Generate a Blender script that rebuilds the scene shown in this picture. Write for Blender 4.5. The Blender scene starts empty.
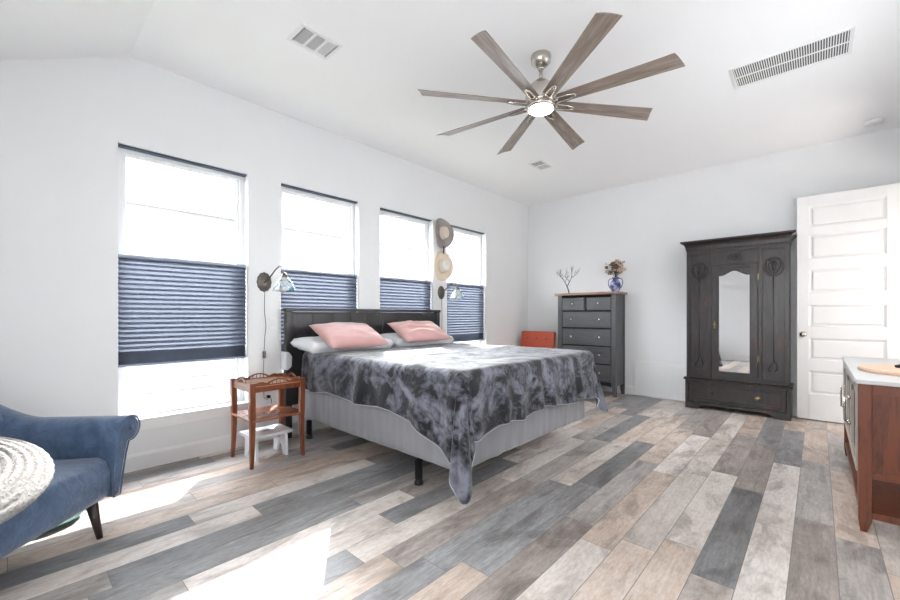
import bpy, bmesh, math, random
from mathutils import Vector, Matrix, noise
random.seed(7)
C = bpy.context.scene.collection
PI = math.pi
R = math.radians

# ---------------------------------------------------------------- camera
EYE = 1.15
cam_d = bpy.data.cameras.new('camera')
cam_d.sensor_width = 36.0
cam_d.lens = 16.0
cam_d.shift_y = 15.0 / 900.0
cam_d.clip_start = 0.02
cam = bpy.data.objects.new('camera', cam_d)
cam.location = (0, 0, EYE)
cam.rotation_euler = (R(90), 0, math.atan(368 / 400))
C.objects.link(cam)
bpy.context.scene.camera = cam

# ---------------------------------------------------------------- view, world, sun, big lights
vs = bpy.context.scene.view_settings
vs.view_transform = 'Standard'
vs.look = 'None'
vs.gamma = 1.0
vs.use_curve_mapping = False
vs.exposure = 0.36
LW, LS, LF, LR, LH, LL = 6.6, 16.0, 62.0, 29.0, 20.0, 30.0   # sky, sun, added front fill, added right fill, hall, fan lamp

world = bpy.data.worlds.new('world')
bpy.context.scene.world = world
world.use_nodes = True
wn = world.node_tree
for n in list(wn.nodes):
    wn.nodes.remove(n)
sky = wn.nodes.new('ShaderNodeTexSky')
sky.sky_type = 'NISHITA'
sky.sun_disc = False
sky.sun_elevation = R(36)
sky.sun_rotation = R(-55)
sky.air_density = 1.0
sky.dust_density = 0.4
hs = wn.nodes.new('ShaderNodeHueSaturation')
hs.inputs['Saturation'].default_value = 0.12
bg = wn.nodes.new('ShaderNodeBackground')
bg.inputs['Strength'].default_value = LW
wo = wn.nodes.new('ShaderNodeOutputWorld')
wn.links.new(sky.outputs[0], hs.inputs['Color'])
wn.links.new(hs.outputs[0], bg.inputs[0])
wn.links.new(bg.outputs[0], wo.inputs[0])

sun_d = bpy.data.lights.new('sun', 'SUN')
sun_d.energy = LS
sun_d.angle = R(0.5)
sun_d.color = (1.0, 0.97, 0.93)
sun = bpy.data.objects.new('sun', sun_d)
SUNDIR = Vector((1.14, -0.81, -1.0)).normalized()
sun.rotation_euler = SUNDIR.to_track_quat('-Z', 'Y').to_euler()
sun.location = (-12, 8, 12)
C.objects.link(sun)


def area(name, loc, direction, sx, sy, watts, color=(1, 1, 1)):
    d = bpy.data.lights.new(name, 'AREA')
    d.shape = 'RECTANGLE'
    d.size = sx
    d.size_y = sy
    d.energy = watts
    d.color = color
    o = bpy.data.objects.new(name, d)
    o.location = loc
    o.rotation_euler = Vector(direction).to_track_quat('-Z', 'Z').to_euler()
    C.objects.link(o)
    return o


# fill lights added at two invented windows (behind the camera, and in the right wall), and the lit hall past the open door
area('fill_front', (-0.3, -1.22, 1.5), (0, 1, 0.35), 1.5, 1.0, LF)
area('fill_right', (0.93, 3.35, 1.75), (-1, 0.35, 0.0), 1.7, 1.1, LR)
area('hall_light', (1.45, 5.40, 1.4), (-1, 0.1, 0.0), 0.8, 1.0, LH, (1.0, 0.93, 0.88))


# ---------------------------------------------------------------- colours and materials
def lin(c):
    c = c / 255.0
    return c / 12.92 if c <= 0.04045 else ((c + 0.055) / 1.055) ** 2.4


def rgb(r, g, b):
    return (lin(r), lin(g), lin(b), 1)


class NT:
    def __init__(s, name):
        s.m = bpy.data.materials.new(name)
        s.m.use_nodes = True
        s.t = s.m.node_tree
        s.b = s.t.nodes['Principled BSDF']
        s.out = s.t.nodes['Material Output']

    def n(s, kind, **kw):
        nd = s.t.nodes.new(kind)
        for k, v in kw.items():
            setattr(nd, k, v)
        return nd

    def l(s, a, b):
        s.t.links.new(a, b)

    def math(s, op, a, b=None, c=None):
        nd = s.n('ShaderNodeMath', operation=op)
        for i, v in enumerate((a, b, c)):
            if v is None:
                continue
            if isinstance(v, (int, float)):
                nd.inputs[i].default_value = v
            else:
                s.l(v, nd.inputs[i])
        return nd.outputs[0]

    def ramp(s, fac, stops, interp='LINEAR'):
        nd = s.n('ShaderNodeValToRGB')
        nd.color_ramp.interpolation = interp
        el = nd.color_ramp.elements
        while len(el) > 1:
            el.remove(el[-1])
        el[0].position = stops[0][0]
        el[0].color = stops[0][1]
        for p, c in stops[1:]:
            e = el.new(p)
            e.color = c
        s.l(fac, nd.inputs[0])
        return nd.outputs[0]

    def mix(s, fac, a, b, mode='MIX'):
        nd = s.n('ShaderNodeMix', data_type='RGBA', blend_type=mode)
        for sock, v in ((nd.inputs[0], fac), (nd.inputs[6], a), (nd.inputs[7], b)):
            if isinstance(v, (int, float)):
                sock.default_value = v
            elif isinstance(v, tuple):
                sock.default_value = v
            else:
                s.l(v, sock)
        return nd.outputs[2]

    def noise(s, scale, detail=4, rough=0.55, vec=None, coords='Object', stretch=None, dist=0.0):
        if vec is None:
            tc = s.n('ShaderNodeTexCoord')
            vec = tc.outputs[coords]
        if stretch:
            mp = s.n('ShaderNodeMapping')
            mp.inputs['Scale'].default_value = stretch
            s.l(vec, mp.inputs[0])
            vec = mp.outputs[0]
        nd = s.n('ShaderNodeTexNoise')
        nd.inputs['Scale'].default_value = scale
        nd.inputs['Detail'].default_value = detail
        nd.inputs['Roughness'].default_value = rough
        nd.inputs['Distortion'].default_value = dist
        s.l(vec, nd.inputs['Vector'])
        return nd.outputs[0]

    def bump(s, h, strength=0.2, distance=0.01):
        nd = s.n('ShaderNodeBump')
        nd.inputs['Strength'].default_value = strength
        nd.inputs['Distance'].default_value = distance
        s.l(h, nd.inputs['Height'])
        s.l(nd.outputs[0], s.b.inputs['Normal'])


def plain(name, col, rough=0.5, metal=0.0, var=0.04, scale=6, bump=0.0, sheen=0.0, coat=0.0):
    t = NT(name)
    f = t.noise(scale)
    dark = tuple(c * (1 - var) for c in col[:3]) + (1,)
    lite = tuple(min(1, c * (1 + var)) for c in col[:3]) + (1,)
    t.l(t.ramp(f, [(0.3, dark), (0.7, lite)]), t.b.inputs['Base Color'])
    t.b.inputs['Roughness'].default_value = rough
    t.b.inputs['Metallic'].default_value = metal
    if sheen:
        t.b.inputs['Sheen Weight'].default_value = sheen
    if coat:
        t.b.inputs['Coat Weight'].default_value = coat
        t.b.inputs['Coat Roughness'].default_value = 0.12
    if bump:
        t.bump(t.noise(scale * 12), bump, 0.004)
    return t.m


def wood(name, cols, rough=0.4, stretch=(1, 1, 14), scale=3.0, coat=0.0, bump=0.1):
    """grain runs along the axis whose stretch is smallest"""
    t = NT(name)
    f = t.noise(scale, 8, 0.65, stretch=stretch, dist=0.6)
    n = len(cols)
    stops = [(0.28 + 0.44 * i / max(1, n - 1), c) for i, c in enumerate(cols)]
    t.l(t.ramp(f, stops), t.b.inputs['Base Color'])
    t.b.inputs['Roughness'].default_value = rough
    if coat:
        t.b.inputs['Coat Weight'].default_value = coat
        t.b.inputs['Coat Roughness'].default_value = 0.15
    if bump:
        t.bump(f, bump, 0.004)
    return t.m


M = {}
M['wall'] = plain('wall_paint', rgb(235, 236, 237), 0.85, var=0.012, scale=2, bump=0.04)
M['ceiling'] = plain('ceiling_paint', rgb(252, 252, 253), 0.9, var=0.01, scale=2, bump=0.04)
M['trim'] = plain('white_trim', rgb(240, 240, 240), 0.42, var=0.01)
M['door'] = plain('white_door_paint', rgb(242, 241, 240), 0.4, var=0.01)
M['vinyl'] = plain('white_vinyl', rgb(240, 241, 243), 0.35, var=0.01)
M['nickel'] = plain('brushed_nickel', rgb(196, 190, 182), 0.27, metal=1.0, var=0.06, scale=20)
M['brass'] = plain('old_brass', rgb(156, 138, 104), 0.42, metal=1.0, var=0.1, scale=20)
M['iron'] = plain('black_iron', rgb(30, 30, 32), 0.45, metal=0.4, var=0.1)
M['pewter'] = plain('dark_pewter', rgb(105, 100, 96), 0.38, metal=0.9, var=0.3, scale=60, bump=0.3)
M['darkgap'] = plain('dark_gap', rgb(18, 18, 20), 0.8)
M['ventdark'] = plain('duct_grey', rgb(88, 90, 94), 0.8)
M['headboard'] = wood('black_brown_wood', [rgb(28, 28, 30), rgb(48, 47, 49), rgb(38, 37, 39)], 0.42, (6, 6, 0.7), 5, bump=0.15)
M['dresser'] = wood('charcoal_painted_wood', [rgb(60, 61, 64), rgb(78, 79, 82), rgb(68, 69, 71)], 0.38, (0.6, 4, 6), 4, bump=0.05)
M['dresser_top'] = wood('pinkish_brown_wood', [rgb(120, 88, 76), rgb(160, 126, 112), rgb(142, 108, 94)], 0.35, (0.8, 8, 8), 4, bump=0.05)
M['cherry'] = wood('cherry_wood', [rgb(66, 30, 17), rgb(128, 68, 40), rgb(96, 46, 26)], 0.32, (5, 5, 0.8), 4, coat=0.15, bump=0.03)
M['cherry_top'] = wood('cherry_shelf_wood', [rgb(104, 56, 38), rgb(160, 100, 74), rgb(130, 74, 52)], 0.25, (5, 0.8, 5), 4, coat=0.3, bump=0.02)
M['tray_top'] = wood('pale_tray_wood', [rgb(170, 120, 84), rgb(212, 168, 130), rgb(190, 142, 104)], 0.25, (5, 0.8, 5), 4, coat=0.5, bump=0.02)
M['cab_wood'] = wood('red_brown_wood', [rgb(44, 20, 11), rgb(106, 52, 28), rgb(72, 34, 19)], 0.34, (5, 5, 0.9), 3.2, coat=0.12, bump=0.04)
M['white_paint'] = plain('chalk_white_paint', rgb(232, 234, 238), 0.5, var=0.03)
M['champagne'] = plain('champagne_paint', rgb(170, 163, 155), 0.3, metal=0.3, var=0.06, scale=10)
M['stone'] = plain('pale_grey_top', rgb(200, 202, 202), 0.3, var=0.05, scale=14)
M['blue_velvet'] = None
M['walnut_dark'] = plain('dark_leg_wood', rgb(52, 42, 40), 0.35, var=0.15, scale=12)
M['orange'] = plain('orange_vinyl', rgb(176, 74, 48), 0.42, var=0.08, scale=14, bump=0.1)
M['light_wood'] = wood('light_oak', [rgb(176, 136, 92), rgb(214, 178, 132)], 0.4, (4, 4, 0.8), 5)
M['pink'] = plain('pink_satin', rgb(210, 163, 159), 0.42, var=0.05, scale=9, sheen=0.4)
M['white_linen'] = plain('white_linen', rgb(236, 237, 241), 0.8, var=0.02, bump=0.1)
M['grey_linen'] = plain('pale_grey_linen', rgb(190, 192, 198), 0.8, var=0.04, bump=0.1)
M['felt_grey'] = plain('grey_felt', rgb(158, 151, 148), 0.9, var=0.06, bump=0.2, sheen=0.2)
M['felt_cream'] = plain('cream_felt', rgb(226, 212, 198), 0.9, var=0.05, bump=0.2)
M['straw'] = plain('tan_straw', rgb(230, 214, 192), 0.8, var=0.1, scale=60, bump=0.4)
M['straw_white'] = plain('white_straw', rgb(236, 230, 222), 0.8, var=0.06, scale=60, bump=0.4)
M['ribbon'] = plain('brown_ribbon', rgb(92, 62, 46), 0.6)
M['cord'] = plain('grey_cord', rgb(92, 90, 88), 0.5)
M['bark'] = plain('dark_twig', rgb(72, 68, 66), 0.8, var=0.25, scale=40, bump=0.3)
M['teal'] = plain('teal_weave', rgb(34, 74, 68), 0.7, var=0.15, scale=30, bump=0.3)
M['slab'] = wood('pale_slab_wood', [rgb(196, 148, 118), rgb(228, 190, 162), rgb(212, 168, 138)], 0.4, (0.8, 8, 4), 4)
M['rail'] = plain('blind_rail_grey', rgb(150, 158, 178), 0.4, var=0.02)
M['headrail'] = plain('navy_headrail', rgb(52, 62, 84), 0.5, var=0.05)
M['dry_petal'] = plain('dusty_petals', rgb(206, 184, 168), 0.85, var=0.3, scale=50)
M['dry_leaf'] = plain('dry_brown_leaves', rgb(116, 96, 80), 0.85, var=0.35, scale=50)
M['lawn'] = plain('lawn_grass', rgb(128, 130, 112), 0.9, var=0.2, scale=3, bump=0.5)
M['siding'] = plain('neighbour_siding', rgb(116, 116, 119), 0.7, var=0.02)
M['shingle'] = plain('grey_shingles', rgb(120, 116, 112), 0.9, var=0.2, scale=8, bump=0.4)
M['pleat_white'] = plain('cut_out_mirror', rgb(60, 50, 44), 0.2)


def m_mirror():
    t = NT('mirror_silver')
    t.b.inputs['Base Color'].default_value = (0.9, 0.9, 0.9, 1)
    t.b.inputs['Metallic'].default_value = 1
    t.b.inputs['Roughness'].default_value = 0.02
    return t.m


M['mirror'] = m_mirror()


def m_glass():
    t = NT('window_glass')
    tr = t.n('ShaderNodeBsdfTransparent')
    tr.inputs[0].default_value = (0.97, 0.98, 0.985, 1)
    gl = t.n('ShaderNodeBsdfGlossy')
    gl.inputs['Roughness'].default_value = 0.01
    lw = t.n('ShaderNodeLayerWeight')
    lw.inputs[0].default_value = 0.5
    mx = t.n('ShaderNodeMixShader')
    t.l(t.math('ADD', t.math('MULTIPLY', t.math('POWER', lw.outputs['Facing'], 5.0), 0.55), 0.03), mx.inputs[0])
    t.l(tr.outputs[0], mx.inputs[1])
    t.l(gl.outputs[0], mx.inputs[2])
    t.l(mx.outputs[0], t.out.inputs[0])
    return t.m


M['glass'] = m_glass()


def m_shade_glass():
    t = NT('stained_glass')
    tc = t.n('ShaderNodeTexCoord')
    v = t.n('ShaderNodeTexVoronoi')
    v.inputs['Scale'].default_value = 26
    t.l(tc.outputs['Object'], v.inputs['Vector'])
    sep = t.n('ShaderNodeSeparateColor')
    t.l(v.outputs['Color'], sep.inputs[0])
    col = t.ramp(sep.outputs[0], [(0.0, rgb(196, 214, 222)), (0.3, rgb(122, 176, 204)), (0.5, rgb(224, 230, 230)),
                                  (0.7, rgb(86, 124, 140)), (0.85, rgb(206, 204, 190)), (1.0, rgb(160, 196, 210))], 'CONSTANT')
    v2 = t.n('ShaderNodeTexVoronoi', feature='DISTANCE_TO_EDGE')
    v2.inputs['Scale'].default_value = 26
    t.l(tc.outputs['Object'], v2.inputs['Vector'])
    lead = t.ramp(v2.outputs['Distance'], [(0.0, (0, 0, 0, 1)), (0.05, (1, 1, 1, 1))])
    t.l(t.mix(lead, rgb(60, 62, 60), col), t.b.inputs['Base Color'])
    t.b.inputs['Roughness'].default_value = 0.12
    t.b.inputs['Transmission Weight'].default_value = 0.10
    return t.m


M['stained'] = m_shade_glass()


def m_vase():
    t = NT('cobalt_glaze')
    f = t.noise(18, 3)
    t.l(t.ramp(f, [(0.35, rgb(44, 46, 92)), (0.5, rgb(90, 92, 140)), (0.65, rgb(178, 182, 208))]), t.b.inputs['Base Color'])
    t.b.inputs['Roughness'].default_value = 0.12
    return t.m


M['vase'] = m_vase()


def m_light():
    t = NT('lit_lamp_glass')
    t.b.inputs['Base Color'].default_value = (1, 0.95, 0.9, 1)
    t.b.inputs['Emission Color'].default_value = (1, 0.86, 0.72, 1)
    t.b.inputs['Emission Strength'].default_value = LL
    return t.m


M['lit'] = m_light()


def m_floor():
    """rustic mixed planks: each plank its own tone, grain along Y"""
    t = NT('rustic_plank_floor')
    tc = t.n('ShaderNodeTexCoord')
    sp = t.n('ShaderNodeSeparateXYZ')
    t.l(tc.outputs['Object'], sp.inputs[0])
    W, L = 0.161, 1.22
    xs = t.math('DIVIDE', t.math('ADD', sp.outputs[0], 0.096), W)
    row = t.math('FLOOR', xs)
    fx = t.math('FRACT', xs)
    wn1 = t.n('ShaderNodeTexWhiteNoise', noise_dimensions='1D')
    t.l(row, wn1.inputs['W'])
    ys = t.math('DIVIDE', t.math('ADD', sp.outputs[1], t.math('MULTIPLY', wn1.outputs['Value'], 5.3)), L)
    col_ = t.math('FLOOR', ys)
    fy = t.math('FRACT', ys)
    cmb = t.n('ShaderNodeCombineXYZ')
    t.l(row, cmb.inputs[0])
    t.l(col_, cmb.inputs[1])
    cmb.inputs[2].default_value = 3.0
    wn2 = t.n('ShaderNodeTexWhiteNoise', noise_dimensions='3D')
    t.l(cmb.outputs[0], wn2.inputs['Vector'])
    base = t.ramp(wn2.outputs['Value'], [
        (0.00, rgb(144, 145, 147)), (0.16, rgb(190, 186, 183)), (0.30, rgb(222, 214, 207)),
        (0.44, rgb(222, 206, 193)), (0.56, rgb(176, 168, 163)), (0.66, rgb(240, 233, 227)),
        (0.80, rgb(160, 161, 163)), (0.91, rgb(216, 200, 187))], 'CONSTANT')
    # per plank shifted coordinates for the grain
    off = t.n('ShaderNodeVectorMath', operation='MULTIPLY')
    t.l(wn2.outputs['Color'], off.inputs[0])
    off.inputs[1].default_value = (9, 17, 5)
    ad = t.n('ShaderNodeVectorMath', operation='ADD')
    t.l(tc.outputs['Object'], ad.inputs[0])
    t.l(off.outputs[0], ad.inputs[1])
    g1 = t.noise(3.0, 8, 0.7, vec=ad.outputs[0], stretch=(9, 0.9, 1), dist=0.8)
    g2 = t.noise(2.2, 5, 0.6, vec=ad.outputs[0], stretch=(2.4, 0.9, 1), dist=1.2)
    g3 = t.noise(14, 6, 0.7, vec=ad.outputs[0], stretch=(8, 0.5, 1))
    c1 = t.mix(t.ramp(g1, [(0.30, (0, 0, 0, 1)), (0.72, (1, 1, 1, 1))]), rgb(112, 110, 110), rgb(242, 240, 238))
    c = t.mix(0.42, base, t.mix(1.0, base, c1, 'OVERLAY'))
    c2 = t.ramp(g2, [(0.36, rgb(148, 140, 136)), (0.5, rgb(255, 255, 255)), (1.0, rgb(255, 255, 255))])
    c = t.mix(0.5, c, c2, 'MULTIPLY')
    g4 = t.noise(1.3, 4, 0.6, vec=ad.outputs[0], stretch=(2.0, 1.3, 1), dist=0.6)
    c = t.mix(0.45, c, t.ramp(g4, [(0.34, rgb(156, 146, 140)), (0.47, rgb(214, 206, 202)), (0.60, rgb(240, 238, 238)), (0.75, rgb(255, 255, 255))]), 'MULTIPLY')
    g5 = t.noise(30, 5, 0.7, vec=ad.outputs[0], stretch=(3.0, 0.8, 1))
    c = t.mix(0.35, c, t.ramp(g5, [(0.35, rgb(170, 166, 164)), (0.6, rgb(255, 255, 255))]), 'MULTIPLY')
    # white worn flecks and fine dark streaks along the grain
    fl = t.ramp(g3, [(0.60, (0, 0, 0, 1)), (0.70, (1, 1, 1, 1))])
    c = t.mix(t.math('MULTIPLY', fl, 0.22), c, rgb(226, 224, 222))
    fd = t.ramp(g3, [(0.30, (1, 1, 1, 1)), (0.38, (0, 0, 0, 1))])
    c = t.mix(t.math('MULTIPLY', fd, 0.28), c, rgb(82, 76, 74))
    # knots
    vk = t.n('ShaderNodeTexVoronoi')
    vk.inputs['Scale'].default_value = 2.1
    mp = t.n('ShaderNodeMapping')
    mp.inputs['Scale'].default_value = (1.7, 0.9, 1)
    t.l(ad.outputs[0], mp.inputs[0])
    t.l(mp.outputs[0], vk.inputs['Vector'])
    kn = t.ramp(vk.outputs['Distance'], [(0.02, (1, 1, 1, 1)), (0.11, (0, 0, 0, 1))])
    c = t.mix(t.math('MULTIPLY', kn, 0.5), c, rgb(96, 78, 68))
    # seams
    ex = t.math('MINIMUM', fx, t.math('SUBTRACT', 1.0, fx))
    ey = t.math('MULTIPLY', t.math('MINIMUM', fy, t.math('SUBTRACT', 1.0, fy)), L / W)
    seam = t.ramp(t.math('MINIMUM', ex, ey), [(0.004, (0, 0, 0, 1)), (0.014, (1, 1, 1, 1))])
    c = t.mix(t.math('SUBTRACT', 1.0, seam), c, rgb(120, 114, 110))
    t.l(c, t.b.inputs['Base Color'])
    rr = t.ramp(g1, [(0.3, (0.28, 0.28, 0.28, 1)), (0.8, (0.38, 0.38, 0.38, 1))])
    t.l(rr, t.b.inputs['Roughness'])
    t.b.inputs['Specular IOR Level'].default_value = 0.22
    h = t.math('ADD', t.math('MULTIPLY', g1, 0.25), seam)
    t.bump(h, 0.25, 0.002)
    return t.m


M['floor'] = m_floor()


def m_velvet(name, dark, lite, rough=0.55, sheen=1.0, scale=2.6, lo=0.42, hi=0.62, dist=2.2):
    """pile brushed this way and that: swirls of lighter nap"""
    t = NT(name)
    f = t.noise(scale, 6, 0.62, dist=dist)
    f2 = t.noise(scale * 4.5, 5, 0.6, dist=1.4)
    k = t.math('ADD', t.math('MULTIPLY', f, 0.68), t.math('MULTIPLY', f2, 0.32))
    t.l(t.ramp(k, [(lo, dark), (hi, lite)]), t.b.inputs['Base Color'])
    t.b.inputs['Roughness'].default_value = rough
    t.b.inputs['Sheen Weight'].default_value = sheen
    t.b.inputs['Sheen Roughness'].default_value = 0.5
    t.b.inputs['Specular IOR Level'].default_value = 0.25
    t.bump(f2, 0.35, 0.02)
    return t.m


M['blanket'] = m_velvet('charcoal_plush', rgb(20, 21, 27), rgb(118, 120, 132), 0.6, 0.20, lo=0.455, hi=0.60)
M['blue_velvet'] = m_velvet('steel_blue_velvet', rgb(56, 77, 106), rgb(96, 116, 146), 0.5, 0.3, 3.0, 0.35, 0.7)
M['satin'] = plain('grey_satin', rgb(138, 138, 143), 0.38, var=0.05, scale=5, sheen=0.3)


def m_shade():
    t = NT('navy_cellular_fabric')
    f = t.noise(40, 2)
    t.l(t.ramp(f, [(0.3, rgb(58, 66, 84)), (0.7, rgb(70, 78, 97))]), t.b.inputs['Base Color'])
    t.b.inputs['Roughness'].default_value = 0.75
    tl = t.n('ShaderNodeBsdfTranslucent')
    tl.inputs[0].default_value = rgb(136, 142, 156)
    mx = t.n('ShaderNodeMixShader')
    mx.inputs[0].default_value = 0.15
    t.l(t.b.outputs[0], mx.inputs[1])
    t.l(tl.outputs[0], mx.inputs[2])
    t.l(mx.outputs[0], t.out.inputs[0])
    return t.m


M['shade'] = m_shade()


def m_antique():
    t = NT('antique_black_wood')
    tc = t.n('ShaderNodeTexCoord')
    g = t.noise(5, 8, 0.7, stretch=(6, 6, 0.8), dist=0.5)
    w = t.noise(3.2, 6, 0.7, stretch=(1.6, 1, 1))
    base = t.ramp(g, [(0.3, rgb(24, 21, 22)), (0.55, rgb(44, 40, 40)), (0.75, rgb(70, 63, 61))])
    wear = t.ramp(w, [(0.55, (0, 0, 0, 1)), (0.68, (1, 1, 1, 1))])
    t.l(t.mix(t.math('MULTIPLY', wear, 0.55), base, rgb(86, 50, 40)), t.b.inputs['Base Color'])
    t.b.inputs['Roughness'].default_value = 0.33
    t.bump(g, 0.25, 0.004)
    return t.m


M['antique'] = m_antique()


def m_blade():
    t = NT('weathered_blade_wood')
    g = t.noise(4, 8, 0.7, stretch=(0.9, 12, 1), dist=0.4)
    t.l(t.ramp(g, [(0.3, rgb(96, 84, 76)), (0.5, rgb(140, 126, 116)), (0.7, rgb(170, 158, 148))]), t.b.inputs['Base Color'])
    t.b.inputs['Roughness'].default_value = 0.28
    t.b.inputs['Specular IOR Level'].default_value = 0.7
    t.bump(g, 0.1, 0.003)
    return t.m


M['blade'] = m_blade()


def m_braid():
    t = NT('braided_off_white_cord')
    f = t.noise(90, 3)
    tc = t.n('ShaderNodeTexCoord')
    t.l(t.ramp(f, [(0.3, rgb(128, 125, 122)), (0.6, rgb(152, 149, 146))]), t.b.inputs['Base Color'])
    t.b.inputs['Roughness'].default_value = 0.9
    t.bump(f, 0.8, 0.01)
    return t.m


M['braid'] = m_braid()


# ---------------------------------------------------------------- mesh helpers
class MB:
    def __init__(s):
        s.bm = bmesh.new()

    def box(s, x0, x1, y0, y1, z0, z1, mtx=None):
        v = [s.bm.verts.new(p) for p in ((x0, y0, z0), (x1, y0, z0), (x1, y1, z0), (x0, y1, z0),
                                         (x0, y0, z1), (x1, y0, z1), (x1, y1, z1), (x0, y1, z1))]
        for f in ((0, 3, 2, 1), (4, 5, 6, 7), (0, 1, 5, 4), (1, 2, 6, 5), (2, 3, 7, 6), (3, 0, 4, 7)):
            s.bm.faces.new([v[i] for i in f])
        if mtx is not None:
            for q in v:
                q.co = mtx @ q.co
        return s

    def frustum(s, bottom, top):
        """two rectangles (x0,x1,y0,y1,z) joined"""
        v = []
        for (x0, x1, y0, y1, z) in (bottom, top):
            v += [s.bm.verts.new(p) for p in ((x0, y0, z), (x1, y0, z), (x1, y1, z), (x0, y1, z))]
        for f in ((0, 3, 2, 1), (4, 5, 6, 7), (0, 1, 5, 4), (1, 2, 6, 5), (2, 3, 7, 6), (3, 0, 4, 7)):
            s.bm.faces.new([v[i] for i in f])
        return s

    def prism(s, pts, axis, a, b):
        """closed polygon pts (two coords) extruded along axis from a to b"""
        def mk(p, t):
            if axis == 'x':
                return (t, p[0], p[1])
            if axis == 'y':
                return (p[0], t, p[1])
            return (p[0], p[1], t)
        A = [s.bm.verts.new(mk(p, a)) for p in pts]
        B = [s.bm.verts.new(mk(p, b)) for p in pts]
        n = len(pts)
        s.bm.faces.new(A)
        s.bm.faces.new(list(reversed(B)))
        for i in range(n):
            s.bm.faces.new((A[i], B[i], B[(i + 1) % n], A[(i + 1) % n]))
        return s

    def tube(s, pts, r, seg=10, caps=True, closed=False):
        pts = [Vector(p) for p in pts]
        n = len(pts)
        rr = r if isinstance(r, (list, tuple)) else [r] * n
        rings = []
        up = None
        for i, p in enumerate(pts):
            if closed:
                d = (pts[(i + 1) % n] - pts[i - 1])
            else:
                d = (pts[min(i + 1, n - 1)] - pts[max(i - 1, 0)])
            d.normalize()
            if up is None:
                up = d.orthogonal().normalized()
            up = (up - d * up.dot(d))
            if up.length < 1e-5:
                up = d.orthogonal()
            up.normalize()
            sd = d.cross(up)
            rings.append([s.bm.verts.new(p + (up * math.cos(2 * PI * k / seg) + sd * math.sin(2 * PI * k / seg)) * rr[i])
                          for k in range(seg)])
        m = n if closed else n - 1
        for i in range(m):
            a, b = rings[i], rings[(i + 1) % n]
            for k in range(seg):
                s.bm.faces.new((a[k], a[(k + 1) % seg], b[(k + 1) % seg], b[k]))
        if caps and not closed:
            s.bm.faces.new(list(reversed(rings[0])))
            s.bm.faces.new(rings[-1])
        return s

    def lathe(s, prof, seg=32, mtx=None, wob=None):
        """prof: (r, z) pairs; r = 0 makes a pole"""
        rings = []
        allv = []
        for r, z in prof:
            if r < 1e-6:
                v = [s.bm.verts.new((0, 0, z))]
            else:
                v = []
                for k in range(seg):
                    a = 2 * PI * k / seg
                    q = r * (wob(a, r, z) if wob else 1)
                    v.append(s.bm.verts.new((q * math.cos(a), q * math.sin(a), z)))
            rings.append(v)
            allv += v
        for a, b in zip(rings, rings[1:]):
            if len(a) == 1 and len(b) == 1:
                continue
            for k in range(seg):
                k2 = (k + 1) % seg
                if len(a) == 1:
                    s.bm.faces.new((a[0], b[k2], b[k]))
                elif len(b) == 1:
                    s.bm.faces.new((a[k], a[k2], b[0]))
                else:
                    s.bm.faces.new((a[k], a[k2], b[k2], b[k]))
        if mtx is not None:
            for q in allv:
                q.co = mtx @ q.co
        return s

    def ball(s, c, rx, ry=None, rz=None, seg=14, rings=8):
        ry = rx if ry is None else ry
        rz = rx if rz is None else rz
        prof = [(math.sin(PI * i / rings), -math.cos(PI * i / rings)) for i in range(rings + 1)]
        prof[0] = (0, -1)
        prof[-1] = (0, 1)
        m = Matrix.Translation(c) @ Matrix.Diagonal((rx, ry, rz, 1))
        return s.lathe(prof, seg, m)

    def grid(s, f, nu, nv):
        g = [[s.bm.verts.new(f(i / nu, j / nv)) for j in range(nv + 1)] for i in range(nu + 1)]
        for i in range(nu):
            for j in range(nv):
                s.bm.faces.new((g[i][j], g[i + 1][j], g[i + 1][j + 1], g[i][j + 1]))
        return s

    def build(s, name, mat, parent=None, bevel=0.0, smooth=False, subsurf=0, solid=0.0, seg=2, auto=True):
        bmesh.ops.recalc_face_normals(s.bm, faces=s.bm.faces[:])
        me = bpy.data.meshes.new(name)
        s.bm.to_mesh(me)
        s.bm.free()
        o = bpy.data.objects.new(name, me)
        me.materials.append(mat)
        C.objects.link(o)
        if parent is not None:
            o.parent = parent
        if solid:
            md = o.modifiers.new('solid', 'SOLIDIFY')
            md.thickness = solid
            md.offset = 0
        if bevel:
            md = o.modifiers.new('bevel', 'BEVEL')
            md.width = bevel
            md.segments = seg
            md.limit_method = 'ANGLE'
            md.angle_limit = R(35)
        if subsurf:
            md = o.modifiers.new('sub', 'SUBSURF')
            md.levels = subsurf
            md.render_levels = subsurf
        if smooth:
            for p in me.polygons:
                p.use_smooth = True
        return o


def thing(name, label, cat, loc=(0, 0, 0), rz=0, group=None):
    o = bpy.data.objects.new(name, None)
    o.empty_display_size = 0.1
    C.objects.link(o)
    o.location = loc
    o.rotation_euler = (0, 0, rz)
    o['label'] = label
    o['category'] = cat
    if group:
        o['group'] = group
    return o


def tag(o, label, cat, group=None):
    o['label'] = label
    o['category'] = cat
    if group:
        o['group'] = group
    return o


def copy_tree(o, parent=None, label=None):
    c = o.copy()
    C.objects.link(c)
    if parent is not None:
        c.parent = parent
    if label:
        c['label'] = label
    for ch in list(o.children):
        copy_tree(ch, c)
    return c


def struct(o):
    o['kind'] = 'structure'
    return o


# ================================================================ ROOM
LX, BY, RX, FY, CZ = -3.72, 6.05, 0.72, -1.0, 3.05
BEND = 0.571
SL = 0.51                     # fall of the sloped ceiling part


def cz(y):
    return CZ if y >= BEND else CZ - SL * (BEND - y)


struct(MB().box(LX - .15, RX + .15, FY - .15, BY + .15, -0.12, 0).build('floor', M['floor']))
mb = MB()
prof = [(BY + .15, CZ), (BEND, CZ), (FY - .15, cz(FY - .15)), (FY - .15, cz(FY - .15) + .16), (BEND, CZ + .16), (BY + .15, CZ + .16)]
mb.prism(prof, 'x', LX - .15, RX + .15)
struct(mb.build('ceiling', M['ceiling']))

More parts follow.
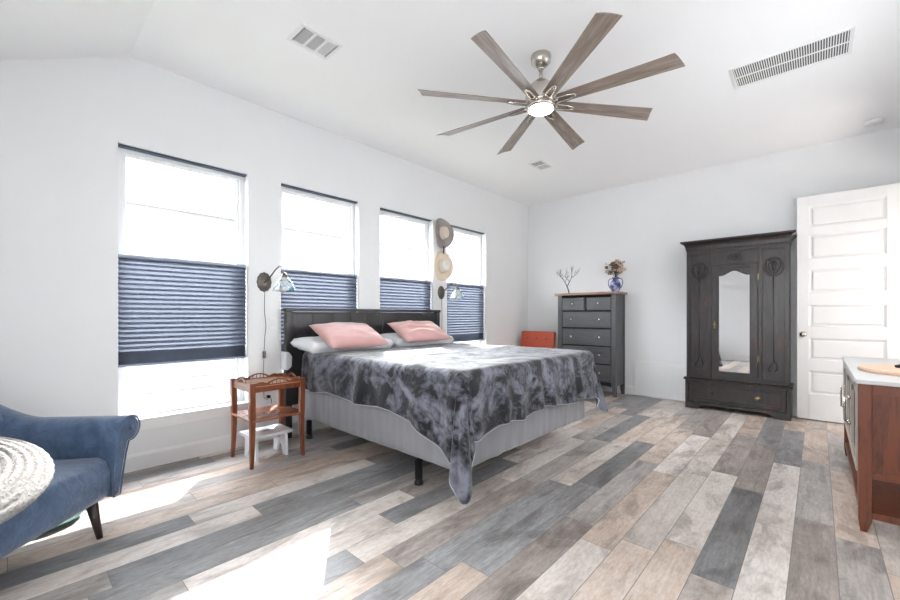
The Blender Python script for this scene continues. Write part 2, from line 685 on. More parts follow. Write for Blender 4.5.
WIN = [(0.503, 1.398), (1.694, 2.563), (2.850, 3.714), (3.983, 4.853)]
WZ0, WZ1 = 0.36, 2.40
# left wall, pierced by four windows
mb = MB()
X0, X1 = LX - .15, LX
mb.prism([(FY - .15, -.02), (WIN[0][0], -.02), (WIN[0][0], cz(WIN[0][0])), (FY - .15, cz(FY - .15))], 'x', X0, X1)
edges = [WIN[0][0]]
for a, b in WIN:
    if a == WIN[0][0]:
        mb.prism([(a, WZ1), (b, WZ1), (b, CZ), (BEND, CZ), (a, cz(a))], 'x', X0, X1)
    else:
        mb.box(X0, X1, a, b, WZ1, CZ)
    mb.box(X0, X1, a, b, -.02, WZ0)
for (a, b), (c, d) in zip(WIN, WIN[1:] + [(BY + .15, 0)]):
    mb.box(X0, X1, b, c, -.02, CZ)
struct(mb.build('wall_left', M['wall']))
struct(MB().box(LX, RX + .15, BY, BY + .15, -.02, CZ).build('wall_back', M['wall']))
# right wall: an unseen window added for fill light and the doorway whose door stands open
mb = MB()
RW = (2.4, 4.3, 1.15, 2.35)
HD = (5.02, 5.88, 2.46)
mb.prism([(FY - .15, -.02), (BEND, -.02), (BEND, CZ), (FY - .15, cz(FY - .15))], 'x', RX, RX + .15)
mb.box(RX, RX + .15, BEND, RW[0], -.02, CZ)
mb.box(RX, RX + .15, RW[0], RW[1], -.02, RW[2])
mb.box(RX, RX + .15, RW[0], RW[1], RW[3], CZ)
mb.box(RX, RX + .15, RW[1], HD[0], -.02, CZ)
mb.box(RX, RX + .15, HD[0], HD[1], HD[2], CZ)
mb.box(RX, RX + .15, HD[1], BY, -.02, CZ)
struct(mb.build('wall_right', M['wall']))
# front wall with an unseen window added behind the camera for fill light
FW = (-1.12, 0.5, 0.95, 2.0)
mb = MB()
zt = cz(FY)
mb.box(LX, FW[0], FY - .15, FY, -.02, zt)
mb.box(FW[1], RX, FY - .15, FY, -.02, zt)
mb.box(FW[0], FW[1], FY - .15, FY, -.02, FW[2])
mb.box(FW[0], FW[1], FY - .15, FY, FW[3], zt)
struct(mb.build('wall_front', M['wall']))

# baseboards
BH = 0.125


def baseboard(name, axis, lo, hi, at, sgn):
    p = [(at, 0), (at + sgn * .016, 0), (at + sgn * .016, BH - .02), (at + sgn * .009, BH), (at, BH)]
    mb = MB()
    if axis == 'y':          # runs along y, profile in x,z
        mb.prism(p, 'y', lo, hi)
    else:
        mb.prism(p, 'x', lo, hi)
    return struct(mb.build(name, M['trim']))


baseboard('baseboard_left', 'y', FY, BY - .017, LX, 1)
baseboard('baseboard_back', 'x', LX, RX, BY, -1)
baseboard('baseboard_front', 'x', LX + .017, RX, FY, 1)
baseboard('baseboard_right', 'y', FY + .017, HD[0] - .09, RX, -1)
# door casing and the hall beyond
mb = MB()
mb.box(RX - .018, RX, HD[0] - .08, HD[0], 0, HD[2] + .08)
mb.box(RX - .018, RX, HD[0], HD[1] + .02, HD[2], HD[2] + .08)
struct(mb.build('trim_2', M['trim']))
mb = MB()
mb.box(RX + .15, 2.1, HD[0] - .5, BY + .15, -.12, 0)
mb.box(2.0, 2.1, HD[0] - .5, BY + .15, 0, CZ)
mb.box(RX + .15, 2.0, HD[0] - .6, HD[0] - .5, 0, CZ)
mb.box(RX + .15, 2.0, BY + .05, BY + .15, 0, CZ)
mb.box(RX + .15, 2.0, HD[0] - .5, BY + .05, CZ - .1, CZ)
struct(mb.build('wall_hall', M['wall']))


# windows in the left wall
def window(i, y0, y1, z0, z1):
    w = bpy.data.objects.new('window_%d' % i, None)
    w.location = (LX, (y0 + y1) / 2, z0)
    C.objects.link(w)
    struct(w)
    hw = (y1 - y0) / 2
    h = z1 - z0
    fw = .042
    mb = MB()
    for a, b, c, d in ((-hw, -hw + fw, 0, h), (hw - fw, hw, 0, h), (-hw + fw, hw - fw, .0, fw + .02), (-hw + fw, hw - fw, h - fw, h)):
        mb.box(-.135, -.085, a, b, c, d)
    # inner bead
    k = fw + .018
    for a, b, c, d in ((-hw + fw, -hw + k, fw, h - fw), (hw - k, hw - fw, fw, h - fw), (-hw + k, hw - k, h - k, h - fw), (-hw + k, hw - k, fw + .01, k + .012)):
        mb.box(-.125, -.100, a, b, c, d)
    mb.build('window_frame', M['vinyl'], w, bevel=.002)
    MB().box(-.114, -.110, -hw + fw + .002, hw - fw - .002, fw + .012, h - fw - .002).build('pane', M['glass'], w)
    MB().box(-.084, .030, -hw + .001, hw - .001, .001, .020).box(.0005, .012, -hw, hw, -.075, .001).build('window_sill', M['trim'], w, bevel=.003)
    return w


for i, (a, b) in enumerate(WIN):
    window(i + 1, a, b, WZ0, WZ1)


def added_window(name, axis, lo, hi, z0, z1, at):  # windows added out of view, openings for the fill lights
    w = bpy.data.objects.new(name, None)
    C.objects.link(w)
    struct(w)
    mb = MB()
    fw = .05
    mid = (lo + hi) / 2
    for a, b, c, d in ((lo, lo + fw, z0, z1), (hi - fw, hi, z0, z1), (lo + fw, hi - fw, z0, z0 + fw), (lo + fw, hi - fw, z1 - fw, z1), (mid - .03, mid + .03, z0 + fw, z1 - fw)):
        if axis == 'y':
            mb.box(at - .03, at + .03, a, b, c, d)
        else:
            mb.box(a, b, at - .03, at + .03, c, d)
    mb.build('window_frame', M['vinyl'], w)
    mb = MB()
    for a, b in ((lo + fw, mid - .03), (mid + .03, hi - fw)):
        if axis == 'y':
            mb.box(at - .002, at + .002, a, b, z0 + fw, z1 - fw)
        else:
            mb.box(a, b, at - .002, at + .002, z0 + fw, z1 - fw)
    mb.build('pane', M['glass'], w)


added_window('window_5', 'x', FW[0], FW[1], FW[2], FW[3], FY - .09)
added_window('window_6', 'y', RW[0], RW[1], RW[2], RW[3], RX + .09)

# ---------------------------------------------------------------- outside
lw = MB().box(-30, LX - .16, -14, 22, -.35, -.15)
struct(lw.build('ground_lawn', M['lawn']))
# own eave that cuts the top of the sunlight
struct(MB().box(LX - .15 - .78, LX - .15, -3, 9, 2.74, 2.90).build('trim_1', M['trim']))
# added, unseen: walls, roof and ground keeping open sky off the fill windows
mb = MB()
mb.box(2.9, 3.05, -3.2, HD[0] - .62, -.15, 2.9)
mb.box(LX - .15, 2.9, -3.2, -3.05, -.15, 2.9)
struct(mb.build('wall_sky_block', M['wall']))
mb = MB()
mb.box(RX + .15, 3.3, -3.4, HD[0] - .62, 2.9, 3.0)
mb.box(LX - .15, RX + .15, -3.4, FY - .15, 2.6, 2.7)
struct(mb.build('roof_sky_block', M['trim']))
struct(MB().box(RX + .16, 3.05, -3.2, HD[0] - .62, -.35, -.15).box(LX - .15, RX + .16, -3.2, FY - .16, -.35, -.15).build('ground_added', M['stone']))
nh = thing('neighbor_house', 'pale sided single-storey house across the lawn seen through the windows', 'house', (-7.1, 2, -.15))
mb = MB()
bd = .18
n = int(3.0 / bd)
pts = [(-.2, 0)]
for k in range(n):
    pts += [(0.018, k * bd), (0.0, (k + 1) * bd)]
pts += [(-.2, n * bd)]
mb.prism([(x, z) for x, z in pts], 'y', -9, 13)
mb.build('siding', M['siding'], nh)
MB().box(-.2, .25, -9.3, 13.3, n * bd, n * bd + .12).build('fascia', M['trim'], nh)
mb = MB()
zr = n * bd + .12
mb.prism([(.27, zr), (-4, zr + 1.9), (-8, zr)], 'y', -9.3, 13.3)
mb.build('roof', M['shingle'], nh)

# ================================================================ DOOR (open leaf standing in front of the back wall)
DX0, DX1, DY0, DY1, DH = -.172, .655, 5.885, 5.922, 2.45
door = bpy.data.objects.new('door_1', None)
door.location = (DX0, DY0, .012)
C.objects.link(door)
struct(door)
dw = DX1 - DX0
mb = MB()
rows = [(.28, .53), (.65, .885), (1.01, 1.245), (1.38, 1.63), (1.75, 2.01), (2.10, 2.325)]
px0, px1 = .100, dw - .15
mb.box(0, px0, 0, .037, 0, DH - .012)
mb.box(px1, dw, 0, .037, 0, DH - .012)
zz = [0] + [v for r_ in rows for v in r_] + [DH - .012]
for k in range(0, len(zz), 2):
    mb.box(px0, px1, 0, .037, zz[k], zz[k + 1])
mb.build('door_slab', M['door'], door, bevel=.002)
for a, b in rows:
    mb = MB()
    q = .022
    # sloped sticking round a raised field
    mb.box(px0, px1, .014, .023, a, b)
    fr = [(px0, a), (px1, a), (px1, b), (px0, b)]
    inn = [(px0 + q, a + q), (px1 - q, a + q), (px1 - q, b - q), (px0 + q, b - q)]
    v0 = [mb.bm.verts.new((x, .0015, z)) for x, z in fr]
    v1 = [mb.bm.verts.new((x, .0140, z)) for x, z in inn]
    for k in range(4):
        mb.bm.faces.new((v0[k], v0[(k + 1) % 4], v1[(k + 1) % 4], v1[k]))
    mb.frustum((px0 + q + .008, px1 - q - .008, .0, .014, a + q + .008), (px0 + q + .008, px1 - q - .008, .0, .014, b - q - .008))
    for v in mb.bm.verts[-8:] if hasattr(mb.bm.verts, '__getitem__') and False else []:
        pass
    mb.build('door_panel', M['door'], door, bevel=.005)
mb = MB()
mk = Matrix.Translation((.052, 0, .925)) @ Matrix.Rotation(R(90), 4, 'X')
mb.lathe([(0, 0), (.030, 0), (.030, .006), (.012, .012), (.010, .030), (.024, .040), (.029, .052), (.024, .064), (0, .068)], 24, mk)
mb.build('door_knob', M['nickel'], door, smooth=True)
# hinges to the right wall
mb = MB()
for z in (.2, 1.2, 2.2):
    mb.tube([(dw + .008, .018, z), (dw + .008, .018, z + .09)], .007, 8)
    mb.box(dw, RX - DX0, .014, .020, z + .005, z + .085)
mb.build('door_hinge', M['nickel'], door)

# ================================================================ SHADES
def make_shade():
    hw = .866 / 2
    t = thing('cellular_shade', '', 'window shade', (LX - .045, 0, 0), 0, 'navy top-down cellular shades')
    MB().box(-.022, .022, -hw, hw, 2.384, 2.399).build('headrail', M['headrail'], t, bevel=.002)
    MB().box(-.022, .022, -hw, hw, 1.572, 1.596).build('middle_rail', M['rail'], t, bevel=.003)
    MB().box(-.024, .024, -hw, hw, .768, .784).box(.024, .034, -.05, .05, .770, .779).build('bottom_rail', M['rail'], t, bevel=.003)
    # honeycomb cells: wide pitch above, tightly stacked at the foot
    zs = []
    z = 1.572
    while z > .905:
        zs.append(z)
        z -= .0365
    zst = z
    m = 12
    for k in range(m + 1):
        zs.append(zst - (zst - .784) * k / m)
    front = []
    for k in range(len(zs) - 1):
        g_ = zs[k] - zs[k + 1]
        for q, xq in ((0, -.004), (.5, .018)):
            front.append((xq, zs[k] - g_ * q))
    front.append((-.004, zs[-1]))
    mb = MB()
    A = [mb.bm.verts.new((x, -hw + .002, z)) for x, z in front]
    B = [mb.bm.verts.new((x, hw - .002, z)) for x, z in front]
    for k in range(len(front) - 1):
        mb.bm.faces.new((A[k], B[k], B[k + 1], A[k + 1]))
    mb.build('pleated_fabric', M['shade'], t)
    for y in (-hw * .6, hw * .6):
        MB().tube([(0, y, 1.59), (0, y, 2.375)], .0009, 6).build('lift_cord', M['trim'], t)
    return t


sh0 = make_shade()
lbls = ['widest-looking navy pleated shade, nearest the blue armchair, lowered to a bare strip of glass',
        'navy pleated shade behind the near end of the headboard, below its bright open glass',
        'navy pleated shade behind the middle and far pillow end of the headboard',
        'navy pleated shade in the farthest window, right of the two hats']
for k, (a, b) in enumerate(WIN):
    s_ = sh0 if k == 0 else copy_tree(sh0)
    s_['label'] = lbls[k]
    s_.location.y = (a + b) / 2
    s_.scale.y = (b - a - .008) / .866

# ================================================================ BED
BX0, BX1, BY0, BY1, BT = -3.60, -1.62, 1.83, 3.62, .785
bed = thing('bed', 'king bed with black wooden plank headboard and grey satin wrapped base', 'bed', (-2.6, 2.72, 0))
inv = Vector((2.6, -2.72, 0))


def bbox(mb, x0, x1, y0, y1, z0, z1):
    return mb.box(x0 + 2.6, x1 + 2.6, y0 - 2.72, y1 - 2.72, z0, z1)


hb = MB()
HY0, HY1 = 1.70, 3.75
n = 9
bbox(hb, -3.672, -3.655, HY0 + .05, HY1 - .05, .30, 1.18)
wp = (HY1 - HY0 - .12) / n
for k in range(n):
    bbox(hb, -3.655, -3.643, HY0 + .06 + k * wp + .002, HY0 + .06 + (k + 1) * wp - .002, .32, 1.165)
hbo = hb.build('headboard', M['headboard'], bed, bevel=.002)
for ya, yb in ((HY0, HY0 + .06), (HY1 - .06, HY1)):
    bbox(MB(), -3.68, -3.63, ya, yb, 0, 1.185).build('headboard_post', M['headboard'], bed, bevel=.003)
bbox(MB(), -3.688, -3.622, HY0 - .008, HY1 + .008, 1.185, 1.215).build('headboard_cap', M['headboard'], bed, bevel=.004)
# metal under frame with legs
mb = MB()
for ya in (BY0 + .06, (BY0 + BY1) / 2, BY1 - .09):
    bbox(mb, BX0, BX1 - .06, ya, ya + .03, .165, .192)
for xa in (BX0, -2.62, BX1 - .09):
    bbox(mb, xa, xa + .03, BY0 + .06, BY1 - .06, .165, .192)
mb.build('bed_frame', M['iron'], bed)
for x in (-3.50, -2.0):
    for y in (BY0 + .03, (BY0 + BY1) / 2, BY1 - .12):
        mb = MB()
        bbox(mb, x - .018, x + .018, y - .018, y + .018, .035, .166)
        mb.lathe([(0, 0), (.030, 0), (.032, .012), (.020, .035), (0, .036)], 16, Matrix.Translation((x + 2.6, y - 2.72, 0)))
        mb.build('leg', M['iron'], bed)


def rrect(x0, x1, y0, y1, r, seg=5):
    out = []
    for cx, cy, a0 in ((x1 - r, y1 - r, 0), (x0 + r, y1 - r, 90), (x0 + r, y0 + r, 180), (x1 - r, y0 + r, 270)):
        for k in range(seg + 1):
            a = R(a0 + 90 * k / seg)
            out.append((cx + r * math.cos(a), cy + r * math.sin(a)))
    return out


def wrapped(x0, x1, y0, y1, z0, z1, r, rr, amp, freq, seed, nz=8, step=.018):
    """a soft block: plan of rounded corners, rounded edges, gathers down the sides"""
    base = rrect(x0, x1, y0, y1, r, 6)
    # resample
    P = []
    for i in range(len(base)):
        a = Vector(base[i])
        b = Vector(base[(i + 1) % len(base)])
        m = max(1, int((b - a).length / step))
        for k in range(m):
            P.append(a.lerp(b, k / m))
    cx, cy = (x0 + x1) / 2, (y0 + y1) / 2
    mb = MB()
    rings = []
    prof = []
    for k in range(4):
        a = PI / 2 * k / 3
        prof.append((rr * (1 - math.sin(a)), z0 + rr * (1 - math.cos(a))))
    for k in range(1, nz):
        prof.append((0, z0 + rr + (z1 - z0 - 2 * rr) * k / nz))
    for k in range(4):
        a = PI / 2 * k / 3
        prof.append((rr * (1 - math.cos(a)), z1 - rr * (1 - math.sin(a))))
    for ins, z in prof:
        ring = []
        for i, p in enumerate(P):
            pa, pb = P[i - 1], P[(i + 1) % len(P)]
            d = (pb - pa).normalized()
            nrm = Vector((d.y, -d.x))
            s_ = i * step
            f = noise.noise(Vector((s_ * freq, z * 2.5, seed))) + .5 * noise.noise(Vector((s_ * freq * 2.3, z * 3, seed + 9)))
            tz = (z - z0) / (z1 - z0)
            q = p - nrm * (-amp * f * (1 - .35 * tz)) - nrm * ins
            ring.append(mb.bm.verts.new((q.x + 2.6, q.y - 2.72, z)))
        rings.append(ring)
    m = len(P)
    for a, b in zip(rings, rings[1:]):
        for k in range(m):
            mb.bm.faces.new((a[k], a[(k + 1) % m], b[(k + 1) % m], b[k]))
    mb.bm.faces.new(list(reversed(rings[0])))
    mb.bm.faces.new(rings[-1])
    return mb


wrapped(BX0 + .02, BX1 + .02, BY0 - .01, BY1 + .01, .185, .47, .06, .03, .010, 16, 3.1).build('box_spring', M['satin'], bed, smooth=True)
wrapped(BX0, BX1, BY0, BY1, .472, BT, .09, .05, .004, 4, 7.7).build('mattress', M['white_linen'], bed, smooth=True)

# ---- blanket
TX0 = -3.47
RX_, RY0, RY1 = -1.590, 1.835, 3.622      # edges of the bed top under the blanket
ZT = BT + .026
RAD = .050


def near_over(x):
    t_ = max(0, min(1, (x + 2.30) / .71))
    return .355 + .23 * t_ ** 2.1 + .008 * math.sin(x * 9)


def foot_over(y):
    t_ = max(0, min(1, (y - 2.0) / 1.4))
    return .43 - .04 * math.sin(t_ * PI) + .012 * math.sin(y * 11)


def fold(d):
    """arc over the edge then straight down: returns (out, down)"""
    L_ = RAD * PI / 2
    if d < L_:
        a = d / RAD
        return RAD * math.sin(a), RAD * (1 - math.cos(a))
    return RAD + .03 * (d - L_), RAD + (d - L_)


def corner_hem(th, far):
    """th 0 on the foot side, 1 on the long side"""
    a = foot_over(RY1 if far else RY0)
    b = .40 if far else near_over(RX_)
    base = a + (b - a) * th
    peak = .18 if far else .22
    k = math.sin(PI * th) ** (1.3)
    return base + peak * k


def cloth(ax, ay):
    """ax, ay in [-1..] cloth units: ax 0 head edge, 1 foot edge of the top, up to 2 = hem; ay -1..0 near drape, 0..1 top, 1..2 far drape"""
    tx = min(ax, 1)
    ty = max(0, min(1, ay))
    x = TX0 + (RX_ - TX0) * tx
    y = RY0 + (RY1 - RY0) * ty
    dx = max(0, ax - 1)
    dyn = max(0, -ay)
    dyf = max(0, ay - 1)
    dy = max(dyn, dyf)
    sgn = -1 if dyn > 0 else 1
    wr = noise.noise(Vector((x * 2.2, y * 2.2, 1.3))) * .009 + noise.noise(Vector((x * 7, y * 5, 4.3))) * .005
    wr += .010 * math.exp(-((x + 2.2 + .25 * (y - 2.7)) / .05) ** 2)
    if dx <= 0 and dy <= 0:
        return Vector((x, y, ZT + wr))
    edge_fade = 1
    if dx > 0 and dy > 0:
        rho = max(dx, dy)
        th = math.atan2(dy, dx) / (PI / 2)
        d = rho * corner_hem(th, dyf > 0)
        out, down = fold(d)
        s2 = math.sin(PI * th)
        out += (.22 * s2) * max(0, d - .1) * (1.0 if dyf <= 0 else .9)
        a = th * PI / 2
        # small secondary pleats in the cone
        out += .030 * rho * math.sin(th * PI * 5 + .7)
        return Vector((x + out * math.cos(a), y + sgn * out * math.sin(a), ZT + wr - down))
    if dx > 0:
        d = dx * foot_over(y)
        out, down = fold(d)
        s_ = y * 1.0
        am = min(1, down / .3)
        f = .020 * am * math.sin(s_ * 27 + 2.2 * noise.noise(Vector((s_ * 3, 0, 2)))) + .026 * am * noise.noise(Vector((s_ * 9, down * 1.4, 5)))
        return Vector((x + out + max(f, -.012) + .016 * am, y, ZT + wr - down))
    d = dy * (near_over(x) if dyn > 0 else .40)
    out, down = fold(d)
    am = min(1, down / .3)
    f = .012 * am * math.sin(x * 19 + 2 * noise.noise(Vector((x * 3, 1, 2)))) + .028 * am * noise.noise(Vector((x * 6, down * 3, 8)))
    return Vector((x, y + sgn * (out + max(f, -.010) * .8 + .008 * am), ZT + wr - down))


mb = MB()
NU1, NU2, NV1, NV2 = 80, 30, 84, 28
axs = [k / NU1 for k in range(NU1)] + [1 + k / NU2 for k in range(NU2 + 1)]
ays = [-1 + k / NV2 for k in range(NV2)] + [k / NV1 for k in range(NV1)] + [1 + k / NV2 for k in range(NV2 + 1)]
G = [[mb.bm.verts.new(cloth(a, b)) for b in ays] for a in axs]
for i in range(len(axs) - 1):
    for j in range(len(ays) - 1):
        mb.bm.faces.new((G[i][j], G[i + 1][j], G[i + 1][j + 1], G[i][j + 1]))
blanket = mb.build('blanket', M['blanket'], smooth=True, solid=.010)
tag(blanket, 'charcoal grey plush throw blanket draped over the bed, corner hanging to the floor', 'blanket')
path = [cloth(a, -1) for a in axs] + [cloth(2, b) for b in ays] + [cloth(a, 2) for a in reversed(axs)]
MB().tube(path, .0055, 6).build('hem', M['grey_linen'], blanket, smooth=True)


# ---- pillows
def pillow_mb(w, h, t, seed, puff=.5, crease=.012):
    """local: width along y, height along x, thickness z"""
    mb = MB()
    n = 26
    for side in (1, -1):
        def f(u, v):
            a, b = 2 * u - 1, 2 * v - 1
            k = (max(0, 1 - abs(a) ** 2.6) * max(0, 1 - abs(b) ** 2.6)) ** puff
            pin = 1 - .07 * (1 - abs(b) ** 2) * abs(a) ** 4
            pin2 = 1 - .06 * (1 - abs(a) ** 2) * abs(b) ** 4
            z = side * t / 2 * k + crease * k * noise.noise(Vector((a * 2.5, b * 3.5, seed + side)))
            return Vector((b * h / 2 * pin2, a * w / 2 * pin, z))
        mb.grid(f, n, n)
    bmesh.ops.remove_doubles(mb.bm, verts=mb.bm.verts[:], dist=.0008)
    return mb


def put_pillow(name, label, mat, w, h, t, loc, rot, seed, group, puff=.5, crease=.012):
    o = pillow_mb(w, h, t, seed, puff, crease).build(name, mat, smooth=True)
    o.location = loc
    o.rotation_euler = rot
    return tag(o, label, 'pillow', group)


ZP = BT + .0
put_pillow('pillow', 'white pillow at the near end of the bed, under the near pink cushion', M['white_linen'], .95, .40, .12,
           (-3.43, 2.20, ZP + .088), (0, R(6), R(1)), 1, 'white bed pillows', .12)
put_pillow('pillow', 'white pillow at the far end of the bed, under the far pink cushion', M['white_linen'], .90, .40, .12,
           (-3.43, 3.15, ZP + .088), (0, R(6), R(-1)), 2, 'white bed pillows', .12)
put_pillow('throw_pillow', 'pink satin cushion nearer the wooden nightstand, leaning on the headboard', M['pink'], .66, .42, .15,
           (-3.255, 2.15, .960), (R(0), R(27), R(3)), 3, 'pink satin cushions')
put_pillow('throw_pillow', 'pink satin cushion farther from the nightstand, with a crumpled lower edge', M['pink'], .66, .40, .14,
           (-3.265, 3.06, .970), (R(1), R(28), R(-3)), 14, 'pink satin cushions', .55, .028)

# white pouch hanging at the mattress head
mb = MB()
mb.prism([(0, 0), (.02, .0), (.055, .03), (.06, .12), (.03, .16), (0, .165)], 'x', 0, .12)
o = mb.build('hanging_pouch', M['grey_linen'], bevel=.012, seg=3, smooth=True)
o.location = (-3.615, 1.638, .655)
tag(o, 'small pale grey cloth pouch hanging beside the headboard at mattress height', 'pouch')

# ================================================================ NIGHTSTAND
ns = thing('nightstand', 'small cherry wood tray-top side table between window and bed', 'nightstand', (-3.30, 1.395, 0))
hx, hy, TZ = .205, .215, .60
for sx in (-1, 1):
    for sy in (-1, 1):
        mb = MB()
        pr = []
        # square leg with a gentle outward sweep near the foot
        n = 12
        prev = None
        for k in range(n + 1):
            z = .636 * k / n
            t_ = k / n
            wd = .012 + .008 * min(1, t_ * 1.6)
            off = .005 * (1 - t_) ** 3 - .004 * math.sin(PI * min(1, t_ * 1.2))
            cx, cy = sx * (hx - .018 + off), sy * (hy - .018 + off)
            q = [mb.bm.verts.new((cx + a * wd, cy + b * wd, z)) for a, b in ((-1, -1), (1, -1), (1, 1), (-1, 1))]
            if prev:
                for i in range(4):
                    mb.bm.faces.new((prev[i], prev[(i + 1) % 4], q[(i + 1) % 4], q[i]))
            else:
                mb.bm.faces.new(list(reversed(q)))
            prev = q
        mb.bm.faces.new(prev)
        mb.build('leg', M['cherry'], ns, bevel=.002)
MB().box(-hx + .012, hx - .012, -hy + .012, hy - .012, TZ, TZ + .012).build('tray_top', M['tray_top'], ns)
mb = MB()
for s_ in (-1, 1):
    mb.box(s_ * (hx - .018) - .008, s_ * (hx - .018) + .008, -hy + .03, hy - .03, TZ - .035, TZ + .006)
    mb.box(-hx + .03, hx - .03, s_ * (hy - .018) - .008, s_ * (hy - .018) + .008, TZ - .035, TZ + .006)
mb.build('apron', M['cherry'], ns, bevel=.002)


def gallery(length):
    """fretwork rail: waved top edge, open arch with little spindles in the middle; local length along y, up z"""
    mb = MB()
    hl = length / 2
    N = 40

    def top(y):
        a = abs(y) / hl
        if a < .42:
            return .026 + .022 * math.cos(a / .42 * PI / 2)
        return .018 + .014 * math.sin((a - .42) / .58 * PI) ** 2 + .008 * max(0, (a - .9) / .1)
    def bot(y):
        a = abs(y) / hl
        if a < .38:
            return .012 + .027 * math.cos(a / .38 * PI / 2)
        return .0
    for k in range(N):
        y0, y1 = -hl + length * k / N, -hl + length * (k + 1) / N
        b0, b1, t0, t1 = bot(y0), bot(y1), top(y0), top(y1)
        mb.prism([(y0, b0), (y1, b1), (y1, max(t1, b1 + .006)), (y0, max(t0, b0 + .006))], 'x', -.004, .004)
    mb.box(-.005, .005, -hl, hl, 0, .010)
    for q in (-.24, -.08, .08, .24):
        mb.tube([(0, q * hl, .008), (0, q * hl, bot(q * hl) + .004)], .0028, 6)
    return mb


for sx in (-1, 1):
    g = gallery(2 * hy - .05).build('gallery_rail', M['cherry'], ns)
    g.location = (sx * (hx - .016), 0, TZ + .010)
for sy in (-1, 1):
    g = gallery(2 * hx - .05).build('gallery_rail', M['cherry'], ns)
    g.location = (0, sy * (hy - .016), TZ + .010)
    g.rotation_euler = (0, 0, R(90))
MB().prism([(p[0], p[1]) for p in rrect(-hx - .01, hx + .01, -hy + .0, hy - .0, .05, 6)], 'z', .345, .360).build('lower_shelf', M['cherry_top'], ns, bevel=.003)

# ---- white step stool under it
st = thing('step_stool', 'small white painted step stool on the floor beneath the wooden nightstand', 'stool', (-3.33, 1.395, 0))
pts = rrect(-.125, .125, -.165, .165, .012, 3)
mb = MB()
# top with a hand slot
slot = [(.028 * math.cos(2 * PI * k / 20) * .55, .028 * math.sin(2 * PI * k / 20) * 1.2) for k in range(20)]
ov = [mb.bm.verts.new((x, y, .205)) for x, y in pts]
ou = [mb.bm.verts.new((x, y, .182)) for x, y in pts]
iv = [mb.bm.verts.new((x, y, .205)) for x, y in slot]
iu = [mb.bm.verts.new((x, y, .182)) for x, y in slot]
for ring_o, ring_i in ((ov, iv), (ou, iu)):
    es = []
    for rg in (ring_o, ring_i):
        for i in range(len(rg)):
            es.append(mb.bm.edges.new((rg[i], rg[(i + 1) % len(rg)])))
    bmesh.ops.triangle_fill(mb.bm, edges=es, use_beauty=True)
for a_, b_ in ((ov, ou), (iv, iu)):
    for i in range(len(a_)):
        j = (i + 1) % len(a_)
        mb.bm.faces.new((a_[i], a_[j], b_[j], b_[i]))
mb.build('stool_top', M['white_paint'], st)
for sy in (-1, 1):
    prof = [(-.105, .182), (-.118, 0), (-.060, 0), (-.045, .045), (-.015, .085), (0, .095), (.015, .085), (.045, .045), (.060, 0), (.118, 0), (.105, .182)]
    mb = MB()
    mb.prism([(a, b) for a, b in prof], 'y', sy * .118 - .010, sy * .118 + .010)
    mb.build('leg', M['white_paint'], st)
MB().box(-.010, .010, -.108, .108, .13, .18).build('stretcher', M['white_paint'], st)


# ================================================================ SCONCES
def make_sconce():
    s = thing('wall_sconce', '', 'lamp', (LX, 0, 1.45), 0, 'bedside wall lamps')
    m = Matrix.Rotation(R(90), 4, 'Y') @ Matrix.Diagonal((1.35, 1, 1, 1))
    MB().lathe([(0, 0), (.062, 0), (.066, .006), (.060, .012), (.048, .013), (.040, .020), (.020, .024), (0, .026)], 40, m,
               wob=lambda a, r, z: 1 + (.035 * math.cos(12 * a) if r > .055 else 0)).build('wall_plate', M['pewter'], s, smooth=True)
    mb = MB()
    arm = [(.02, 0, 0), (.06, 0, .012), (.11, 0, .030), (.17, 0, .060), (.24, 0, .096), (.31, 0, .118), (.37, 0, .112), (.40, 0, .085), (.405, 0, .055), (.405, 0, .032)]
    sm = []
    for k in range(len(arm) - 1):
        a, b = Vector(arm[k]), Vector(arm[k + 1])
        sm += [a.lerp(b, q / 3) for q in range(3)]
    sm.append(Vector(arm[-1]))
    mb.tube(sm, .0065, 10)
    mb.lathe([(0, .045), (.014, .045), (.024, .030), (.028, .012), (.026, .0), (0, .0)], 20, Matrix.Translation((.405, 0, .010)))
    mb.ball((.026, 0, 0), .012)
    mb.build('arm', M['pewter'], s, smooth=True)
    mb = MB()
    mt = Matrix.Translation((.405, 0, 0))
    mb.lathe([(.026, .018), (.042, .006), (.060, -.020), (.076, -.052), (.086, -.080), (.092, -.100),
              (.090, -.100), (.084, -.080), (.074, -.052), (.058, -.020), (.040, .004), (.026, .014)], 48, mt,
             wob=lambda a, r, z: 1 + .06 * max(0, (-z) / .1) * math.cos(8 * a))
    mb.build('lamp_shade', M['stained'], s, smooth=True)
    MB().ball((.405, 0, -.035), .022, .022, .030).build('bulb', M['white_paint'], s, smooth=True)
    return s


s1 = make_sconce()
s1.location.y = 1.537
s1['label'] = 'wall lamp with blue stained-glass shade above the wooden nightstand'
s2 = copy_tree(s1)
s2.location.y = 3.865
for ch in s2.children:          # this arm is swung towards the headboard
    if not ch.name.startswith('wall_plate'):
        ch.rotation_euler = (0, 0, R(-16))
s2['label'] = 'wall lamp with glass shade below the two hats beyond the headboard'


def cord(pts, label, sw=None):
    t = thing('lamp_cord', label, 'cord', pts[0])
    p0 = Vector(pts[0])
    P = [Vector(p) - p0 for p in pts]
    sm = []
    for k in range(len(P) - 1):
        for q in range(6):
            u = q / 6
            a = P[k].lerp(P[k + 1], u * u * (3 - 2 * u))
            a.z = P[k].z + (P[k + 1].z - P[k].z) * u
            sm.append(a)
    sm.append(P[-1])
    MB().tube(sm, .0028, 6).build('wire', M['cord'], t, smooth=True)
    if sw is not None:
        MB().box(-.008, .010, -.012, .012, -.030, .030).build('inline_switch', M['pewter'], t, bevel=.004)
        t.children[-1].location = Vector(sw) - p0
    return t


